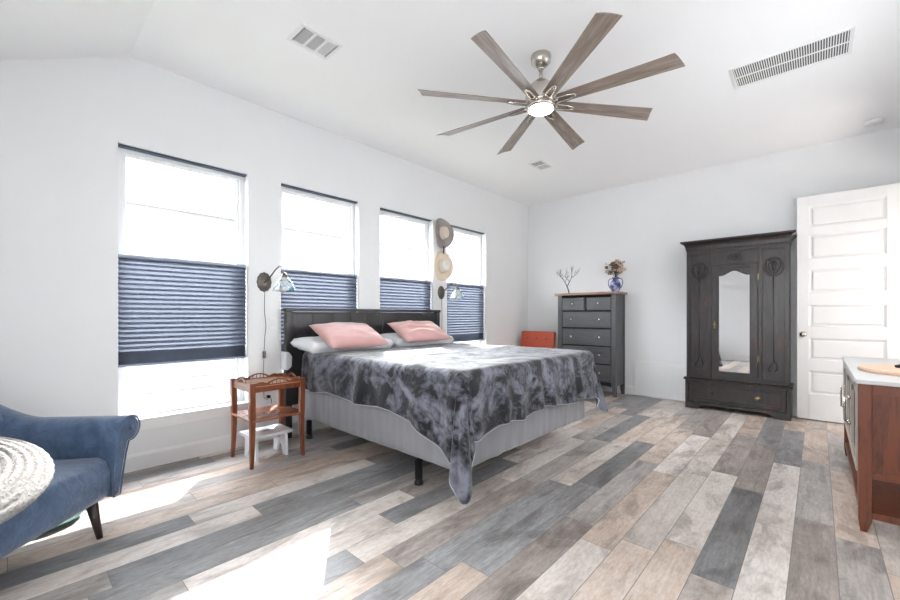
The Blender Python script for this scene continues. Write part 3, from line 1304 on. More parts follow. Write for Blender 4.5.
c1 = cord([(-3.705, 1.537, 1.37), (-3.706, 1.535, 1.20), (-3.706, 1.548, 1.05), (-3.706, 1.535, .90), (-3.706, 1.530, .76), (-3.706, 1.522, .55), (-3.704, 1.530, .40), (-3.698, 1.560, .375)],
          'thin grey cord hanging from the lamp above the nightstand, with inline switch')
mb = MB().box(-.008, .010, -.013, .013, -.032, .032)
sw = mb.build('inline_switch', M['pewter'], c1, bevel=.004)
sw.location = (0, -.004, .79 - 1.37)
cord([(-3.705, 3.865, 1.37), (-3.706, 3.870, 1.1), (-3.706, 3.860, .85), (-3.706, 3.866, .55)], 'thin grey cord hanging from the lamp below the hats')

# wall plates
o = thing('light_switch', 'white wall switch plate between the lamp cord and the headboard', 'switch', (LX, 1.618, 1.075))
MB().box(0, .006, -.035, .035, -.058, .058).build('cover_plate', M['trim'], o, bevel=.002)
MB().box(.006, .011, -.016, .016, -.032, .032).build('rocker', M['white_paint'], o, bevel=.001)
o = thing('wall_outlet', 'white wall outlet with dark plug, low behind the nightstand', 'outlet', (LX, 1.565, .38))
MB().box(0, .006, -.035, .035, -.058, .058).build('cover_plate', M['trim'], o, bevel=.002)
MB().box(.006, .009, -.016, .016, .008, .040).box(.006, .009, -.016, .016, -.040, -.008).build('socket', M['white_paint'], o)
o = MB().box(0, .028, -.013, .013, -.012, .012).tube([(.02, 0, 0), (.045, .004, -.004), (.052, .010, -.03), (.040, .016, -.06)], .003, 6).build('plug', M['iron'], bevel=.002)
o.location = (LX + .0095, 1.568, .404)
tag(o, 'dark plug in the wall outlet behind the nightstand', 'plug')


# ================================================================ HATS
def hat(name, label, y, z, brim, crown_h, m_brim, m_crown, m_band, ry=0, curl=.02, sq=.86, tilt=0):
    t = thing(name, label, 'hat', (LX + .022, y, z), 0, 'hats hung on the wall')
    t.rotation_euler = (R(tilt), R(90), 0)

    def w1(a, r, z_):
        return 1
    def brimf(u, v):
        a = 2 * PI * u
        r = .078 + (brim - .078) * v
        zc = curl * (v ** 2) * (.3 + abs(math.sin(a)) ** 2) - .010 * v * (1 - abs(math.sin(a)))
        return Vector((r * math.cos(a) * 1.05, r * math.sin(a) * sq, zc + .012))
    mb = MB().grid(brimf, 48, 8)
    bmesh.ops.remove_doubles(mb.bm, verts=mb.bm.verts[:], dist=.0005)
    mb.build('brim', m_brim, t, smooth=True, solid=.004)
    mb = MB()

    def dent(a, r, z_):
        return 1 - (.12 if z_ > crown_h * .55 else .0) * max(0, math.cos(a)) ** 2
    pr = [(.082, .010), (.080, crown_h * .35), (.076, crown_h * .7), (.070, crown_h * .9), (.056, crown_h), (.034, crown_h * .93), (.014, crown_h * .84), (0, crown_h * .82)]
    mb.lathe(pr, 36, Matrix.Diagonal((1.1, .9, 1, 1)), wob=dent)
    mb.build('crown', m_crown, t, smooth=True)
    mb = MB()
    mb.lathe([(.0825, .014), (.0845, .014), (.0835, .040), (.0815, .040)], 36, Matrix.Diagonal((1.1, .9, 1, 1)))
    mb.build('hat_band', m_band, t, smooth=True)
    return t


hat('felt_hat', 'grey wide-brimmed felt hat with cream crown, upper of two on the wall', 3.835, 2.235, .190, .105, M['felt_grey'], M['felt_cream'], M['felt_grey'], curl=.05, sq=1.08, tilt=-6)
hat('straw_hat', 'tan straw hat with white crown, hanging below the grey felt hat', 3.850, 1.800, .185, .10, M['straw'], M['straw_white'], M['straw'], curl=.03, sq=.98)
o = MB().prism([(-.012, .0), (.010, .0), (.016, .10), (-.004, .105)], 'x', 0, .006).build('hanging_ribbon', M['ribbon'])
o.location = (LX + .055, 3.855, 1.965)
tag(o, 'short brown leather strap on the wall between the two hats', 'strap')

# ================================================================ CEILING FAN
FX, FYY = -1.497, 2.612
fan = thing('ceiling_fan', 'eight-bladed ceiling fan, brushed nickel with weathered wood blades and lit lamp', 'ceiling fan', (FX, FYY, CZ))
MB().lathe([(0, 0), (.072, 0), (.074, -.010), (.068, -.050), (.045, -.075), (.024, -.085), (.0, -.086)], 36).build('canopy', M['nickel'], fan, smooth=True)
MB().tube([(0, 0, -.08), (0, 0, -.20)], .0125, 16).lathe([(.0, -.083), (.022, -.084), (.022, -.100), (.0, -.101)], 20).build('downrod', M['nickel'], fan, smooth=True)
MB().lathe([(0, -.165), (.020, -.166), (.040, -.180), (.078, -.215), (.105, -.250), (.112, -.290), (.112, -.352), (.104, -.366), (0, -.368)], 48).build('motor_housing', M['nickel'], fan, smooth=True)
MB().lathe([(0, -.363), (.100, -.364), (.108, -.373), (.104, -.386), (.094, -.392), (.0, -.392)], 48).build('light_ring', M['nickel'], fan, smooth=True)
MB().lathe([(.090, -.390), (.086, -.398), (.060, -.407), (.030, -.411), (0, -.412)], 40).build('lamp_lens', M['lit'], fan, smooth=True)
ZB = -.352


def blade_mb():
    mb = MB()
    n = 14
    r0, r1 = .13, .89
    th = .008
    rows = []
    for k in range(n + 1):
        t_ = k / n
        x = r0 + (r1 - r0) * t_
        w0 = -.046 - .018 * t_
        w1 = .046 + .018 * t_
        m = 5
        top, bot = [], []
        for j in range(m + 1):
            s_ = j / m
            y = w0 + (w1 - w0) * s_
            cam_ = .006 * math.sin(PI * s_)
            xx = x + (.045 * (s_ - .5) if k == n else 0)
            e = th / 2 if 0 < j < m else th / 4
            top.append(mb.bm.verts.new((xx, y, cam_ + e)))
            bot.append(mb.bm.verts.new((xx, y, cam_ - e)))
        rows.append((top, bot))
    for (t0, b0), (t1, b1) in zip(rows, rows[1:]):
        for j in range(5):
            mb.bm.faces.new((t0[j], t0[j + 1], t1[j + 1], t1[j]))
            mb.bm.faces.new((b0[j], b1[j], b1[j + 1], b0[j + 1]))
        for j in (0, 5):
            mb.bm.faces.new((t0[j], t1[j], b1[j], b0[j]))
    for t0, b0 in (rows[0], rows[-1]):
        mb.bm.faces.new(t0 + list(reversed(b0)))
    return mb


def bracket_mb():
    mb = MB()
    # forked cast iron: two prongs from the hub closing to a rounded end on the blade
    for s_ in (-1, 1):
        mb.tube([(.085, s_ * .020, -.006), (.13, s_ * .022, -.012), (.20, s_ * .020, -.011), (.245, s_ * .010, -.010), (.255, 0, -.010)], .0075, 8)
    mb.box(.075, .13, -.024, .024, -.014, .002)
    mb.ball((.225, 0, -.008), .008, .008, .006)
    return mb


b0 = blade_mb().build('blade', M['blade'], fan, smooth=False, bevel=.0015)
k0 = bracket_mb().build('bracket', M['nickel'], b0, smooth=True)
for k in range(8):
    b_ = b0 if k == 0 else b0.copy()
    if k:
        C.objects.link(b_)
        kk = k0.copy()
        C.objects.link(kk)
        kk.parent = b_
    b_.location = (0, 0, ZB)
    b_.rotation_euler = (R(-14), 0, R(-37.5 + 45 * k))


# ================================================================ CEILING FITTINGS
def vent(name, label, cx, cy, sx, sy, nsec, nsl, along, group='ceiling vents'):
    """along: 'x' -> slats run along x"""
    t = thing(name, label, 'vent', (cx, cy, CZ), 0, group)
    f = .022
    hx_, hy_ = sx / 2, sy / 2
    MB().box(-hx_ + .005, hx_ - .005, -hy_ + .005, hy_ - .005, -.0035, -.0002).build('backing', M['ventdark'], t)
    mb = MB()
    mb.box(-hx_, hx_, -hy_, -hy_ + f, -.010, 0)
    mb.box(-hx_, hx_, hy_ - f, hy_, -.010, 0)
    mb.box(-hx_, -hx_ + f, -hy_ + f, hy_ - f, -.010, 0)
    mb.box(hx_ - f, hx_, -hy_ + f, hy_ - f, -.010, 0)
    if along == 'x':        # sections split along y
        L_ = sy - 2 * f
        for k in range(1, nsec):
            y = -hy_ + f + L_ * k / nsec
            mb.box(-hx_ + f, hx_ - f, y - .009, y + .009, -.010, 0)
    else:                   # long grille: slats along y, divider along x
        for k in range(1, nsec):
            y = -hy_ + f + (sy - 2 * f) * k / nsec
            mb.box(-hx_ + f, hx_ - f, y - .006, y + .006, -.009, 0)
    mb.build('frame', M['trim'], t, bevel=.002)
    if along == 'x':
        L_ = (sy - 2 * f) / nsec
        for s_ in range(nsec):
            for k in range(nsl):
                y0 = -hy_ + f + L_ * s_ + .010 + (L_ - .02) * 0
                x = -hx_ + f + (sx - 2 * f) * (k + .5) / nsl
                tilt = .003 if s_ < nsec - 1 else .0055
                MB().box(x - tilt, x + tilt * .6, y0, y0 + L_ - .020, -.008, -.0025).build('slat', M['trim'], t)
    else:
        L_ = (sy - 2 * f) / nsec
        for s_ in range(nsec):
            mb0 = None
            for k in range(nsl):
                x = -hx_ + f + (sx - 2 * f) * (k + .5) / nsl
                y0 = -hy_ + f + L_ * s_ + .004
                MB().box(x - .0035, x + .0025, y0, y0 + L_ - .008, -.008, -.0025).build('slat', M['trim'], t)
    return t


vent('ceiling_vent', 'small white ceiling vent in three louvred sections, left of the fan', -2.575, 1.415, .225, .30, 3, 9, 'x')
vent('ceiling_vent', 'tiny far ceiling vent below the fan blades, near the room corner', -2.58, 4.50, .20, .30, 2, 7, 'x')
vent('return_grille', 'long white ceiling grille of fine slats above the wardrobe and door', -.165, 3.91, .69, .36, 2, 46, 'y', None)
o = thing('smoke_detector', 'white round smoke detector on the ceiling near the door', 'smoke detector', (.40, 5.69, CZ))
MB().lathe([(0, 0), (.070, 0), (.072, -.010), (.066, -.030), (.050, -.036), (.0, -.037)], 32).build('housing', M['trim'], o, smooth=True)
MB().lathe([(0, -.036), (.010, -.0365), (.010, -.040), (0, -.0402)], 12).build('test_button', M['white_paint'], o)

# ---- low white return grille on the back wall
g = thing('wall_grille', 'low white slatted grille panel on the back wall between dresser and wardrobe', 'grille', (-1.58, BY - .017, 0))
gh, gw = .505, .37
mb = MB()
mb.box(-gw, gw, -.014, 0, gh - .035, gh)
mb.box(-gw, gw, -.014, 0, .005, .04)
mb.box(-gw, -gw + .035, -.014, 0, .04, gh - .035)
mb.box(gw - .035, gw, -.014, 0, .04, gh - .035)
mb.build('frame', M['trim'], g, bevel=.002)
MB().box(-gw + .03, gw - .03, -.003, 0, .035, gh - .03).build('backing', M['trim'], g)
for k in range(24):
    z = .048 + k * .0163
    MB().box(-gw + .035, gw - .035, -.011, -.003, z, z + .0120).build('slat', M['trim'], g)

# ================================================================ WARDROBE
WX0, WX1, WYF, WYB = -1.222, -.216, 5.672, 6.03
wd = thing('wardrobe', 'tall antique blackened wood wardrobe with mirrored door and carved flower panels', 'wardrobe', ((WX0 + WX1) / 2, WYF, 0))
W2 = (WX1 - WX0) / 2
Dp = WYB - WYF
BZ, TZ_ = .365, 1.935
AN = M['antique']
mb = MB()                       # carcass: sides, back, top, bottom
mb.box(-W2 + .015, -W2 + .035, .018, Dp, BZ, TZ_)
mb.box(W2 - .035, W2 - .015, .018, Dp, BZ, TZ_)
mb.box(-W2 + .035, W2 - .035, Dp - .012, Dp, BZ, TZ_)
mb.box(-W2 + .035, W2 - .035, .018, Dp - .012, TZ_ - .02, TZ_)
mb.box(-W2 + .035, W2 - .035, .018, Dp - .012, BZ, BZ + .02)
mb.build('carcass', AN, wd)
mb = MB()                       # base with bracket feet
mb.prism([(-W2, 0), (-W2 + .13, 0), (-W2 + .16, .035), (-W2 + .24, .05), (W2 - .24, .05), (W2 - .16, .035), (W2 - .13, 0), (W2, 0), (W2, .085), (-W2, .085)], 'y', 0, .022)
mb.box(-W2, -W2 + .035, 0, .022, .085, BZ - .015)
mb.box(W2 - .035, W2, 0, .022, .085, BZ - .015)
mb.box(-W2 + .035, W2 - .035, 0, .022, BZ - .045, BZ - .015)
mb.box(-W2, -W2 + .022, .022, Dp, .0, BZ - .015)
mb.box(W2 - .022, W2, .022, Dp, .0, BZ - .015)
mb.build('base', AN, wd, bevel=.002)
mb = MB()
mb.prism([(-.018, BZ + .004), (-.012, BZ - .015), (Dp, BZ - .015), (Dp, BZ + .008), (.0, BZ + .012)], 'x', -W2 - .016, W2 + .016)
mb.build('base_moulding', AN, wd)
dr = MB().box(-W2 + .04, W2 - .04, .002, .30, .090, BZ - .048)
dro = dr.build('drawer', AN, wd, bevel=.002)
mb = MB()
a, b, c, d = -W2 + .075, W2 - .075, .115, BZ - .075
mb.box(a, b, -.008, .002, c, c + .012).box(a, b, -.008, .002, d - .012, d).box(a, a + .012, -.008, .002, c + .012, d - .012).box(b - .012, b, -.008, .002, c + .012, d - .012)
mb.build('drawer_moulding', AN, dro, bevel=.002)
mk = Matrix.Translation((.215, .002, .205)) @ Matrix.Rotation(R(90), 4, 'X')
MB().lathe([(0, 0), (.030, 0), (.030, .004), (.014, .008), (.012, .020), (.020, .030), (.018, .038), (0, .041)], 20, mk).build('knob', M['brass'], dro, smooth=True)
mk = Matrix.Translation((-.215, .002, .205)) @ Matrix.Rotation(R(90), 4, 'X')
MB().lathe([(0, 0), (.022, 0), (.022, .003), (0, .004)], 20, mk).build('knob_scar', AN, dro, smooth=True)
# face frame
dxl, dxr = -.222, .222          # door opening
mb = MB()
mb.box(-W2 + .015, -W2 + .05, 0, .022, BZ + .012, TZ_)
mb.box(W2 - .05, W2 - .015, 0, .022, BZ + .012, TZ_)
mb.box(dxl - .035, dxl, -.004, .022, BZ + .012, TZ_)
mb.box(dxr, dxr + .035, -.004, .022, BZ + .012, TZ_)
mb.box(dxl, dxr, 0, .022, 1.735, 1.755)
mb.box(dxl, dxr, 0, .022, 1.90, TZ_)
mb.box(dxl, dxr, .008, .022, 1.755, 1.90)
for sx in (-1, 1):
    lo, hi = sorted((sx * (W2 - .05), sx * (.222 + .035)))
    mb.box(lo, hi, 0, .022, BZ + .012, BZ + .05)
    mb.box(lo, hi, 0, .022, 1.885, TZ_)
    mb.box(lo, hi, .008, .022, BZ + .05, 1.885)
mb.build('front_frame', AN, wd, bevel=.002)
# cornice
mb = MB()
prof = [(Dp, TZ_), (.0, TZ_), (-.004, TZ_ + .012), (-.010, TZ_ + .050), (-.020, TZ_ + .075), (-.038, TZ_ + .092), (-.058, TZ_ + .105), (-.058, TZ_ + .122), (Dp, TZ_ + .122)]
rings = []
for y, z in prof[1:-1]:
    e = -y
    rings.append([mb.bm.verts.new(p) for p in ((-W2 + .013 - e, Dp, z), (-W2 + .013 - e, y, z), (W2 - .013 + e, y, z), (W2 - .013 + e, Dp, z))])
for a_, b_ in zip(rings, rings[1:]):
    for k in range(4):
        mb.bm.faces.new((a_[k], a_[(k + 1) % 4], b_[(k + 1) % 4], b_[k]))
mb.bm.faces.new(list(reversed(rings[0])))
mb.bm.faces.new(rings[-1])
mb.build('cornice', AN, wd)


# carvings
def flower(cx, cz, s_, parent, name='carved_flower'):
    mb = MB()
    y = .006
    ring = [(cx + .078 * s_ * math.cos(2 * PI * k / 36), y, cz + .092 * s_ * math.sin(2 * PI * k / 36)) for k in range(36)]
    mb.tube(ring, .0055 * s_, 6, closed=True)

    def petal(pts, r):
        P = [Vector((cx + a * s_, y - c * s_, cz + b * s_)) for a, b, c in pts]
        mb.tube(P, r, 8)
    for sg in (-1, 1):
        petal([(0, -.07, 0), (sg * .022, -.035, .006), (sg * .030, .005, .010), (sg * .016, .040, .008), (sg * .004, .058, .004)], [.003, .009 * s_, .012 * s_, .009 * s_, .002])
        petal([(0, -.085, 0), (sg * .035, -.055, .004), (sg * .058, -.02, .008), (sg * .060, .020, .008), (sg * .050, .045, .004)], [.002, .007 * s_, .010 * s_, .008 * s_, .002])
    petal([(0, -.04, .004), (0, .0, .010), (0, .035, .010), (0, .062, .004)], [.004, .009 * s_, .010 * s_, .003])
    mb.ball((cx, y - .010, cz + .068 * s_), .014 * s_, .008, .014 * s_)
    for sg in (-1, 1):
        mb.ball((cx + sg * .030 * s_, y - .006, cz + .064 * s_), .011 * s_, .006, .010 * s_)
    return mb.build(name, AN, parent, smooth=True)


for sx in (-1, 1):
    cx = sx * ((W2 - .05) + (.257)) / 2
    flower(cx, 1.685, 1.12, wd)
    mb = MB()
    mb.tube([(cx, .007, 1.60), (cx, .005, 1.2), (cx, .006, .80), (cx + .004, .006, .62)], [.004, .005, .005, .005], 8)
    mb.tube([(cx + .005, .006, .66), (cx + .028, .001, .60), (cx + .038, .0, .545), (cx + .01, .003, .52)], [.002, .009, .008, .002], 8)
    mb.tube([(cx, .006, .62), (cx - .022, .002, .575), (cx - .045, .002, .53), (cx - .02, .004, .515)], [.002, .009, .007, .002], 8)
    mb.build('carved_stem', AN, wd, smooth=True)
mb = MB()
for k in range(24):
    pass
mb.tube([(.062 * math.cos(2 * PI * k / 28), .005, 1.828 + .045 * math.sin(2 * PI * k / 28)) for k in range(28)], .005, 6, closed=True)
for sg in (-1, 1):
    mb.tube([(0, .004, 1.80), (sg * .025, -.002, 1.815), (sg * .034, -.003, 1.838), (sg * .012, .0, 1.852)], [.003, .010, .009, .003], 8)
mb.ball((0, .0, 1.828), .018, .010, .018)
mb.build('carved_rosette', AN, wd, smooth=True)
# mirrored door
wdoor = bpy.data.objects.new('wardrobe_door', None)
C.objects.link(wdoor)
wdoor.parent = wd
mxl, mxr, mz0 = -.155, .150, .480


def arch(x):
    a = (x - (mxl + mxr) / 2) / ((mxr - mxl) / 2)
    return 1.615 + .055 * (0.5 + .5 * math.cos(PI * max(-1, min(1, a * 1.05)))) ** 1.2


d0, d1 = BZ + .022, 1.732
mb = MB()
mb.box(dxl + .003, mxl, -.012, .012, d0, d1)
mb.box(mxr, dxr - .003, -.012, .012, d0, d1)
mb.box(mxl, mxr, -.012, .012, d0, mz0)
tp = [(mxl + (mxr - mxl) * k / 20, arch(mxl + (mxr - mxl) * k / 20)) for k in range(21)]
for (xa, za), (xb, zb) in zip(tp, tp[1:]):
    mb.prism([(xa, za), (xb, zb), (xb, d1), (xa, d1)], 'y', -.012, .012)
mb.build('door_frame', AN, wdoor)
mb = MB()
outl = [(mxl, mz0)] + tp + [(mxr, mz0)]
mb.tube([(x, -.011, z) for x, z in outl], .005, 6, closed=True)
for sg in (-1, 1):
    mb.tube([(sg * .145, -.012, 1.700), (sg * .105, -.016, 1.694), (sg * .06, -.015, 1.706), (sg * .01, -.013, 1.712)], [.003, .007, .006, .003], 8)
mb.build('door_moulding', AN, wdoor, smooth=True)
mb = MB()
mb.prism([(x, z) for x, z in outl], 'y', 0, .004)
mb.build('mirror', M['mirror'], wdoor)
mb = MB()
mb.box(-.197, -.183, -.016, -.012, .985, 1.075)
mb.ball((-.19, -.030, 1.035), .013, .016, .013)
mb.tube([(-.19, -.012, 1.035), (-.19, -.028, 1.035)], .005, 8)
mb.ball((-.19, -.022, 1.000), .008, .008, .012)
mb.build('door_knob', M['brass'], wdoor, smooth=True)
mb = MB()
for z in (.62, 1.55):
    mb.tube([(dxr, -.010, z), (dxr, -.010, z + .07)], .006, 8)
mb.build('hinge', M['brass'], wdoor)

# ================================================================ DRESSER
DXL, DXR, DYF, DYB = -2.95, -2.07, 5.66, 6.02
ds = thing('dresser', 'tall charcoal chest of drawers with pinkish brown wooden top', 'dresser', ((DXL + DXR) / 2, DYF, 0))
w2 = (DXR - DXL) / 2
dp = DYB - DYF
DZ = 1.445
DM = M['dresser']
for sx in (-1, 1):
    for yy in (0, dp - .05):
        xo, xi = sx * w2, sx * (w2 - .065)
        x0_, x1_ = min(xo, xi), max(xo, xi)
        mb = MB()
        mb.box(x0_, x1_, yy, yy + .05, .16, DZ)
        # foot tapering on the inner side
        xi2 = sx * (w2 - .038)
        mb.frustum((min(xo, xi2), max(xo, xi2), yy, yy + .038, 0), (x0_, x1_, yy, yy + .05, .16))
        mb.build('leg', DM, ds, bevel=.003)
    MB().box(min(sx * (w2 - .008), sx * (w2 - .022)), max(sx * (w2 - .008), sx * (w2 - .022)), .05, dp - .05, .15, DZ).build('side_panel', DM, ds)
MB().box(-w2 + .022, w2 - .022, dp - .02, dp - .008, .15, DZ).build('back_panel', DM, ds)
iw = w2 - .065
mb = MB()
levels = [.185, .445, .700, .955, 1.210, 1.415]
for z in levels:
    mb.box(-iw, iw, .010, .03, z - .010, z + .010)
mb.box(-.012, .012, .010, .03, 1.22, 1.405)
mb.box(-iw, iw, .010, .03, 1.415, DZ)
mb.prism([(-iw, .13), (-iw + .10, .150), (0, .158), (iw - .10, .150), (iw, .13), (iw, .180), (-iw, .180)], 'y', .012, .028)
mb.build('rails', M['darkgap'], ds)


def dknob(x, z, par):
    mk = Matrix.Translation((x, .0, z)) @ Matrix.Rotation(R(90), 4, 'X')
    MB().lathe([(0, 0), (.008, 0), (.007, .010), (.015, .018), (.017, .024), (.012, .030), (0, .032)], 16, mk).build('knob', M['nickel'], par, smooth=True)


for k in range(4):
    z0, z1 = levels[k] + .013, levels[k + 1] - .013
    d_ = MB().box(-iw + .008, iw - .008, .002, .33, z0, z1).build('drawer', DM, ds, bevel=.004)
    for sx in (-1, 1):
        dknob(sx * .215 - 0.0, (z0 + z1) / 2, d_)
for sx in (-1, 1):
    a_, b_ = sorted((sx * .018, sx * (iw - .008)))
    d_ = MB().box(a_, b_, .002, .33, 1.223, 1.402).build('drawer', DM, ds, bevel=.004)
    dknob((a_ + b_) / 2, 1.315, d_)
MB().prism([(p[0], p[1]) for p in rrect(-w2 - .045, w2 + .045, -.045, dp + .0, .03, 5)], 'z', DZ, DZ + .034).build('dresser_top', M['dresser_top'], ds, bevel=.008, seg=3)
DTOP = DZ + .034

# vase and dried flowers
vz = thing('vase', 'blue and white glazed two-handled vase on the right end of the dresser', 'vase', (-2.135, 5.82, DTOP))
vz.scale = (1.1, 1.1, 1.12)
MB().lathe([(0, 0), (.040, 0), (.044, .006), (.058, .035), (.066, .075), (.062, .110), (.046, .140), (.034, .155), (.036, .175), (.046, .186), (.041, .186), (.030, .174), (.029, .155), (.0, .150)], 36).build('vase_body', M['vase'], vz, smooth=True)
for sx in (-1, 1):
    MB().tube([(sx * .040, 0, .170), (sx * .070, 0, .172), (sx * .092, 0, .145), (sx * .090, 0, .10), (sx * .075, 0, .060), (sx * .058, 0, .045)], .0055, 8).build('handle', M['vase'], vz, smooth=True)
fl = thing('dried_flower_bouquet', 'bouquet of dried beige and brown flowers standing in the blue vase', 'flowers', (-2.135, 5.82, DTOP + .172))
random.seed(4)
mbS, heads, leafs = MB(), MB(), MB()
cm = Vector((0, 0, .125))
for k in range(74):
    a = random.uniform(0, 2 * PI)
    e = random.uniform(-.15, 1.4)
    rr = random.uniform(.55, 1.0)
    p = cm + Vector((.145 * math.cos(a) * math.cos(e) * rr, .11 * math.sin(a) * math.cos(e) * rr, .150 * math.sin(e) * rr))
    if k % 3 == 0:
        mbS.tube([(0, 0, .0), (p.x * .3, p.y * .3, p.z * .5), tuple(p)], .0018, 5)
    r_ = random.uniform(.017, .027)
    target = heads if k % 5 < 3 else leafs
    for q in range(7):
        b_ = 2 * PI * q / 7
        dv = Vector((math.cos(b_), math.sin(b_), random.uniform(-.9, .9))) * r_ * .7
        target.ball(p + dv, r_ * .5, r_ * .5, r_ * .42, 7, 4)
for k in range(9):
    a = random.uniform(0, 2 * PI)
    p = cm + Vector((.13 * math.cos(a), .08 * math.sin(a), random.uniform(.04, .15)))
    mbS.tube([(0, 0, .0), (p.x * .4, p.y * .4, p.z * .6), tuple(p)], .0018, 5)
    leafs.ball(p, .006, .006, .016, 6, 4)
mbS.build('stem', M['bark'], fl)
heads.build('flower_head', M['dry_petal'], fl)['kind'] = 'stuff'
leafs.build('dry_leaf', M['dry_leaf'], fl)['kind'] = 'stuff'

# twig
random.seed(12)
mb = MB()


def grow(p, d, l, r, depth):
    pts = [p]
    q = p
    dd = d.copy()
    for k in range(4):
        dd = (dd + Vector((random.uniform(-.25, .25), random.uniform(-.2, .2), random.uniform(-.1, .2)))).normalized()
        q = q + dd * l / 4
        pts.append(q)
    mb.tube(pts, [r * (1 - .12 * i) for i in range(5)], 6)
    if depth > 0:
        for s_ in range(3):
            at = pts[random.choice((2, 3, 4))]
            nd = (dd + Vector((random.uniform(-1.0, 1.0), random.uniform(-.5, .5), random.uniform(-.2, .5)))).normalized()
            grow(at, nd, l * random.uniform(.55, .8), r * .6, depth - 1)


mb.tube([(0, 0, -.0), (-.012, 0, .05), (-.030, 0, .10)], [.008, .0065, .006], 8)
grow(Vector((-.030, 0, .095)), Vector((-.35, 0, 1)).normalized(), .12, .0055, 3)
grow(Vector((-.030, 0, .095)), Vector((.65, 0, .9)).normalized(), .13, .0055, 3)
tw = mb.build('bare_branch', M['bark'], smooth=True)
tw.location = (-2.83, 5.80, DTOP)
tw.scale = (1.35, 1.2, 1.2)
tag(tw, 'small bare forked branch standing on the left end of the dresser', 'branch')

# ================================================================ ORANGE CHAIR
oc = thing('armchair', 'orange tufted low armchair with light wooden frame in the far corner', 'chair', (-3.315, 5.50, 0))
mb = MB()


def cushion(name, w, h, t, par, loc, rot, mat, tufts=(), bev=.03):
    mb = MB().box(-w / 2, w / 2, -t / 2, t / 2, -h / 2, h / 2)
    o_ = mb.build(name, mat, par, bevel=bev, seg=4, smooth=True)
    o_.location = loc
    o_.rotation_euler = rot
    for (x, z) in tufts:
        b = MB().ball((x, -t / 2 - .001, z), .014, .007, .014, 10, 6).build('button', M['ribbon'], o_, smooth=True)
    return o_


cushion('backrest', .60, .46, .085, oc, (0, .17, .66), (R(-10), 0, 0), M['orange'], [(x, z) for x in (-.17, 0, .17) for z in (.11, -.06)])
cushion('seat', .60, .55, .11, oc, (0, -.12, .36), (R(90 - 3), 0, 0), M['orange'])
for sx in (-1, 1):
    mb = MB()
    x = sx * .325
    mb.tube([(x, -.36, 0), (x, -.35, .28), (x, -.34, .54)], [.013, .018, .018], 10)
    mb.tube([(x, .30, 0), (x, .22, .30), (x, .235, .60), (x, .27, .84)], [.013, .018, .018, .012], 10)
    mb.tube([(x, -.38, .545), (x, -.1, .565), (x, .24, .60)], [.018, .020, .016], 10)
    mb.tube([(x, -.35, .30), (x, .24, .27)], .014, 10)
    mb.build('side_frame', M['light_wood'], oc, smooth=True)

# ================================================================ BLUE ARMCHAIR
ac = thing('accent_chair', 'steel blue velvet armchair with rolled arm, by the near window', 'chair', (-2.70, -.10, 0), math.atan2(.73, .68))
BV = M['blue_velvet']
# seat, front edge bowed a little
mb = MB()
mb.prism([(-.38, .20), (.285, .195), (.315, .23), (.318, .34), (.300, .395), (.26, .415), (-.38, .395)], 'y', -.565, .305)
mb.build('seat', BV, ac, bevel=.018, seg=4, smooth=True)


def arm(sg):
    # cross-section in (y, z) that flares outwards into a roll; swept backwards and rising to the back
    def sec(t_):
        # t_: 0 front .. 1 back
        lift = .10 * max(0, (t_ - .62) / .38) ** 1.6
        pts = [(.305, .20), (.352, .20), (.370, .30), (.392, .40), (.414, .462)]
        c = (.420, .528 + lift)
        for k in range(15):
            a = R(-72 + 250 * k / 14)
            pts.append((c[0] + .080 * math.cos(a), c[1] + .068 * math.sin(a)))
        pts += [(.330, .49 + lift), (.318, .42), (.306, .35)]
        return pts
    sh = 0 if sg > 0 else -.26
    mb = MB()
    N = 18
    rings = []
    for k in range(N + 1):
        t_ = k / N
        x = .325 - .74 * t_
        e = 0
        rings.append([mb.bm.verts.new((x, sg * p[0] + sh, p[1])) for p in sec(t_)])
    m = len(rings[0])
    for a, b in zip(rings, rings[1:]):
        for k in range(m):
            mb.bm.faces.new((a[k], a[(k + 1) % m], b[(k + 1) % m], b[k]))
    mb.bm.faces.new(list(reversed(rings[0])))
    mb.bm.faces.new(rings[-1])
    o_ = mb.build('arm', BV, ac, bevel=.010, seg=3, smooth=True)
    # piping round the front
    MB().tube([(.327, sg * p[0] + sh, p[1]) for p in sec(0)], .0045, 6, closed=True).build('piping', BV, o_, smooth=True)
    MB().ball((.333, sg * .425 + sh, .528), .006, .014, .014, 12, 8).build('button', BV, o_, smooth=True)
    return o_


arm(1)
arm(-1)
mb = MB()


def backf(u, v):
    a = (u - .5) * 2
    z = .36 + .50 * v
    y = a * (.53 - .03 * v) - .13
    x = -.335 - .10 * v + .13 * (abs(a) ** 3) * (1 - .5 * v)
    return Vector((x, y, z - .06 * a * a * v))


mb.grid(backf, 28, 16)
mb.build('backrest', BV, ac, smooth=True, solid=.10, bevel=.03)
for x_, y_, dx_, dy_ in ((.245, .265, .03, .02), (.245, -.525, .03, -.02), (-.34, .28, -.07, .03), (-.34, -.54, -.07, -.03)):
    mb = MB()
    mb.tube([(x_, y_, .21), (x_ + dx_, y_ + dy_, 0)], [.027, .013], 14)
    mb.build('leg', M['walnut_dark'], ac, smooth=True)

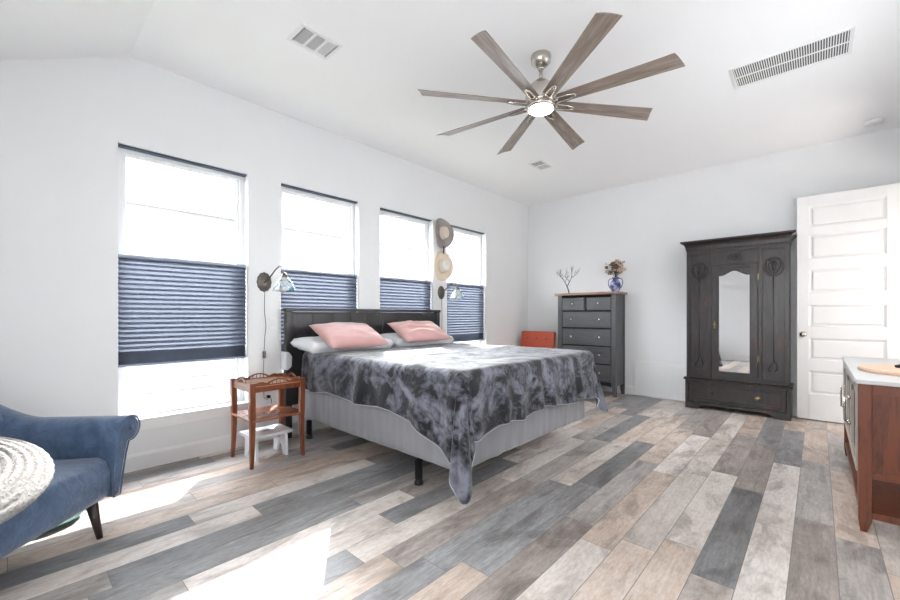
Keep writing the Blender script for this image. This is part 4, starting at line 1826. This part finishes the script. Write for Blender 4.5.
# round braided cushion on it
mb = MB()
rmax = .325
pr = [(0, .045)]
nr = 11
for k in range(nr):
    r_a = rmax * (k + .05) / nr
    for q in (0, .25, .5, .75):
        r_ = rmax * (k + q) / nr
        if r_ < .004:
            continue
        edge = .045 * (1 - (r_ / rmax) ** 4) + .0
        pr.append((r_, edge + .009 * math.sin(PI * q) + .002))
pr.append((rmax * 1.0, .004))
pr += [(rmax * 1.015, -.006), (rmax * .99, -.018), (rmax * .6, -.04), (0, -.045)]
mb.lathe(pr, 96, wob=lambda a, r, z: 1 + .006 * math.sin(a * 48 + r * 60))
bc = mb.build('braided_cushion', M['braid'], smooth=True)
bc.location = (-2.425, -.215, .505)
toc = Vector((2.30, .08, 0)).normalized()
nrm = (Vector((0, 0, 1)) * math.cos(R(21)) + toc * math.sin(R(21))).normalized()
bc.rotation_euler = nrm.to_track_quat('Z', 'Y').to_euler()
tag(bc, 'round off-white braided cord cushion lying on the blue armchair', 'cushion')

# teal mat under the armchair
mb = MB()
mb.lathe([(0, 0), (.17, 0), (.20, .014), (.215, .032), (.208, .034), (.19, .018), (.165, .008), (0, .008)], 40)
tm = mb.build('woven_bowl', M['teal'], smooth=True)
tm.location = (-3.14, .10, .001)
tm.scale = (.8, .8, .8)
tag(tm, 'shallow round teal dish on the floor behind the armchair leg', 'dish')

# ================================================================ RIGHT CABINET
cb = thing('sideboard', 'red-brown wood sideboard with champagne doors and pale top, at the right edge', 'cabinet', (.158, 3.04, 0))
CW, CL, CH = .50, 1.60, .785      # depth in x, length in y
CM = M['cab_wood']
for (x, y) in ((0, 0), (CW - .05, 0), (0, CL - .05), (CW - .05, CL - .05)):
    mb = MB()
    mb.box(x, x + .05, y, y + .05, .06, CH)
    cx, cy = x + .022, y + .022
    mb.frustum((x + .008, x + .034, y + .006, y + .034, 0), (x, x + .05, y, y + .05, .06))
    mb.build('leg', CM, cb, bevel=.002)
# end panels, frame and recessed field
for y in (0, CL - .022):
    mb = MB()
    mb.box(.05, CW - .05, y + .012, y + .018, .30, CH - .0)
    mb.box(.05, CW - .05, y + .003, y + .022, .29, .325)
    mb.box(.05, CW - .05, y + .003, y + .022, CH - .05, CH)
    mb.build('end_panel', CM, cb, bevel=.002)
mb = MB()
mb.box(.01, CW - .01, .02, CL - .02, .285, .300)
mb.box(CW - .02, CW - .01, .05, CL - .05, .30, CH)
mb.build('cabinet_floor', CM, cb)
MB().box(.006, CW - .01, .012, CL - .012, .075, .110).build('lower_shelf', CM, cb, bevel=.002)
MB().box(-.012, CW + .0, -.014, CL + .014, CH, CH + .022).build('cabinet_top', M['stone'], cb, bevel=.004)
# front (faces the room, -x): three doors with arched openwork over dark backing
nd = 3
span = CL - .10
for k in range(nd):
    y0, y1 = .05 + span * k / nd + .002, .05 + span * (k + 1) / nd - .002
    dd_ = bpy.data.objects.new('door', None)
    C.objects.link(dd_)
    dd_.parent = cb
    st_ = .055
    mb = MB()
    z0, z1 = .305, CH - .004
    mb.box(-.006, .014, y0, y0 + st_, z0, z1)
    mb.box(-.006, .014, y1 - st_, y1, z0, z1)
    mb.box(-.006, .014, y0 + st_, y1 - st_, z0, z0 + .05)
    N = 16
    ya, yb = y0 + st_, y1 - st_
    for q in range(N):
        u0, u1 = q / N, (q + 1) / N
        def ah(u):
            return z1 - .04 - .055 * (1 - math.sqrt(max(0, 1 - (2 * u - 1) ** 2)))
        mb.prism([(ya + (yb - ya) * u0, ah(u0)), (ya + (yb - ya) * u1, ah(u1)), (ya + (yb - ya) * u1, z1), (ya + (yb - ya) * u0, z1)], 'x', -.006, .014)
    mb.build('door_frame', M['champagne'], dd_)
    MB().box(.006, .010, ya - .004, yb + .004, z0 + .04, z1 - .03).build('door_inset', M['pleat_white'], dd_)
    hy_ = y1 - .03 if k == 0 else y0 + .03
    MB().tube([(-.006, hy_, .47), (-.032, hy_, .48), (-.034, hy_, .55), (-.032, hy_, .62), (-.006, hy_, .63)], .006, 10).ball((-.012, hy_, .47), .011).ball((-.012, hy_, .63), .011).build('handle', M['nickel'], dd_, smooth=True)

CT = CH + .022
mb = MB()
random.seed(3)
pl = []
for k in range(48):
    a = 2 * PI * k / 48
    r_ = 1 + .03 * noise.noise(Vector((math.cos(a) * 2, math.sin(a) * 2, 3)))
    pl.append((.28 * r_ * math.cos(a), .30 * r_ * math.sin(a)))
mb.prism(pl, 'z', .0, .022)
sl = mb.build('wooden_slab', M['slab'], bevel=.006, seg=2)
sl.location = (.465, 3.62, CT)
tag(sl, 'round pale wooden slab lying on the sideboard top', 'board')
tf = MB()
tf.tube([(0, -.02, .006), (.10, .08, .030), (.22, .20, .034)], .008, 8)
tf.tube([(0, -.02, .006), (.035, -.06, .006), (.12, -.16, .006)], .008, 8)
tf.tube([(.22, .20, .034), (.22, .20, .16), (.22, .20, .26)], .009, 8)
tf.tube([(.22, .20, .034), (.30, .12, .006)], .008, 8)
t_o = tf.build('metal_stand', M['iron'], smooth=True)
t_o.location = (.35, 3.66, CT + .024)
tag(t_o, 'black metal stand with angled feet on the wooden slab', 'stand')
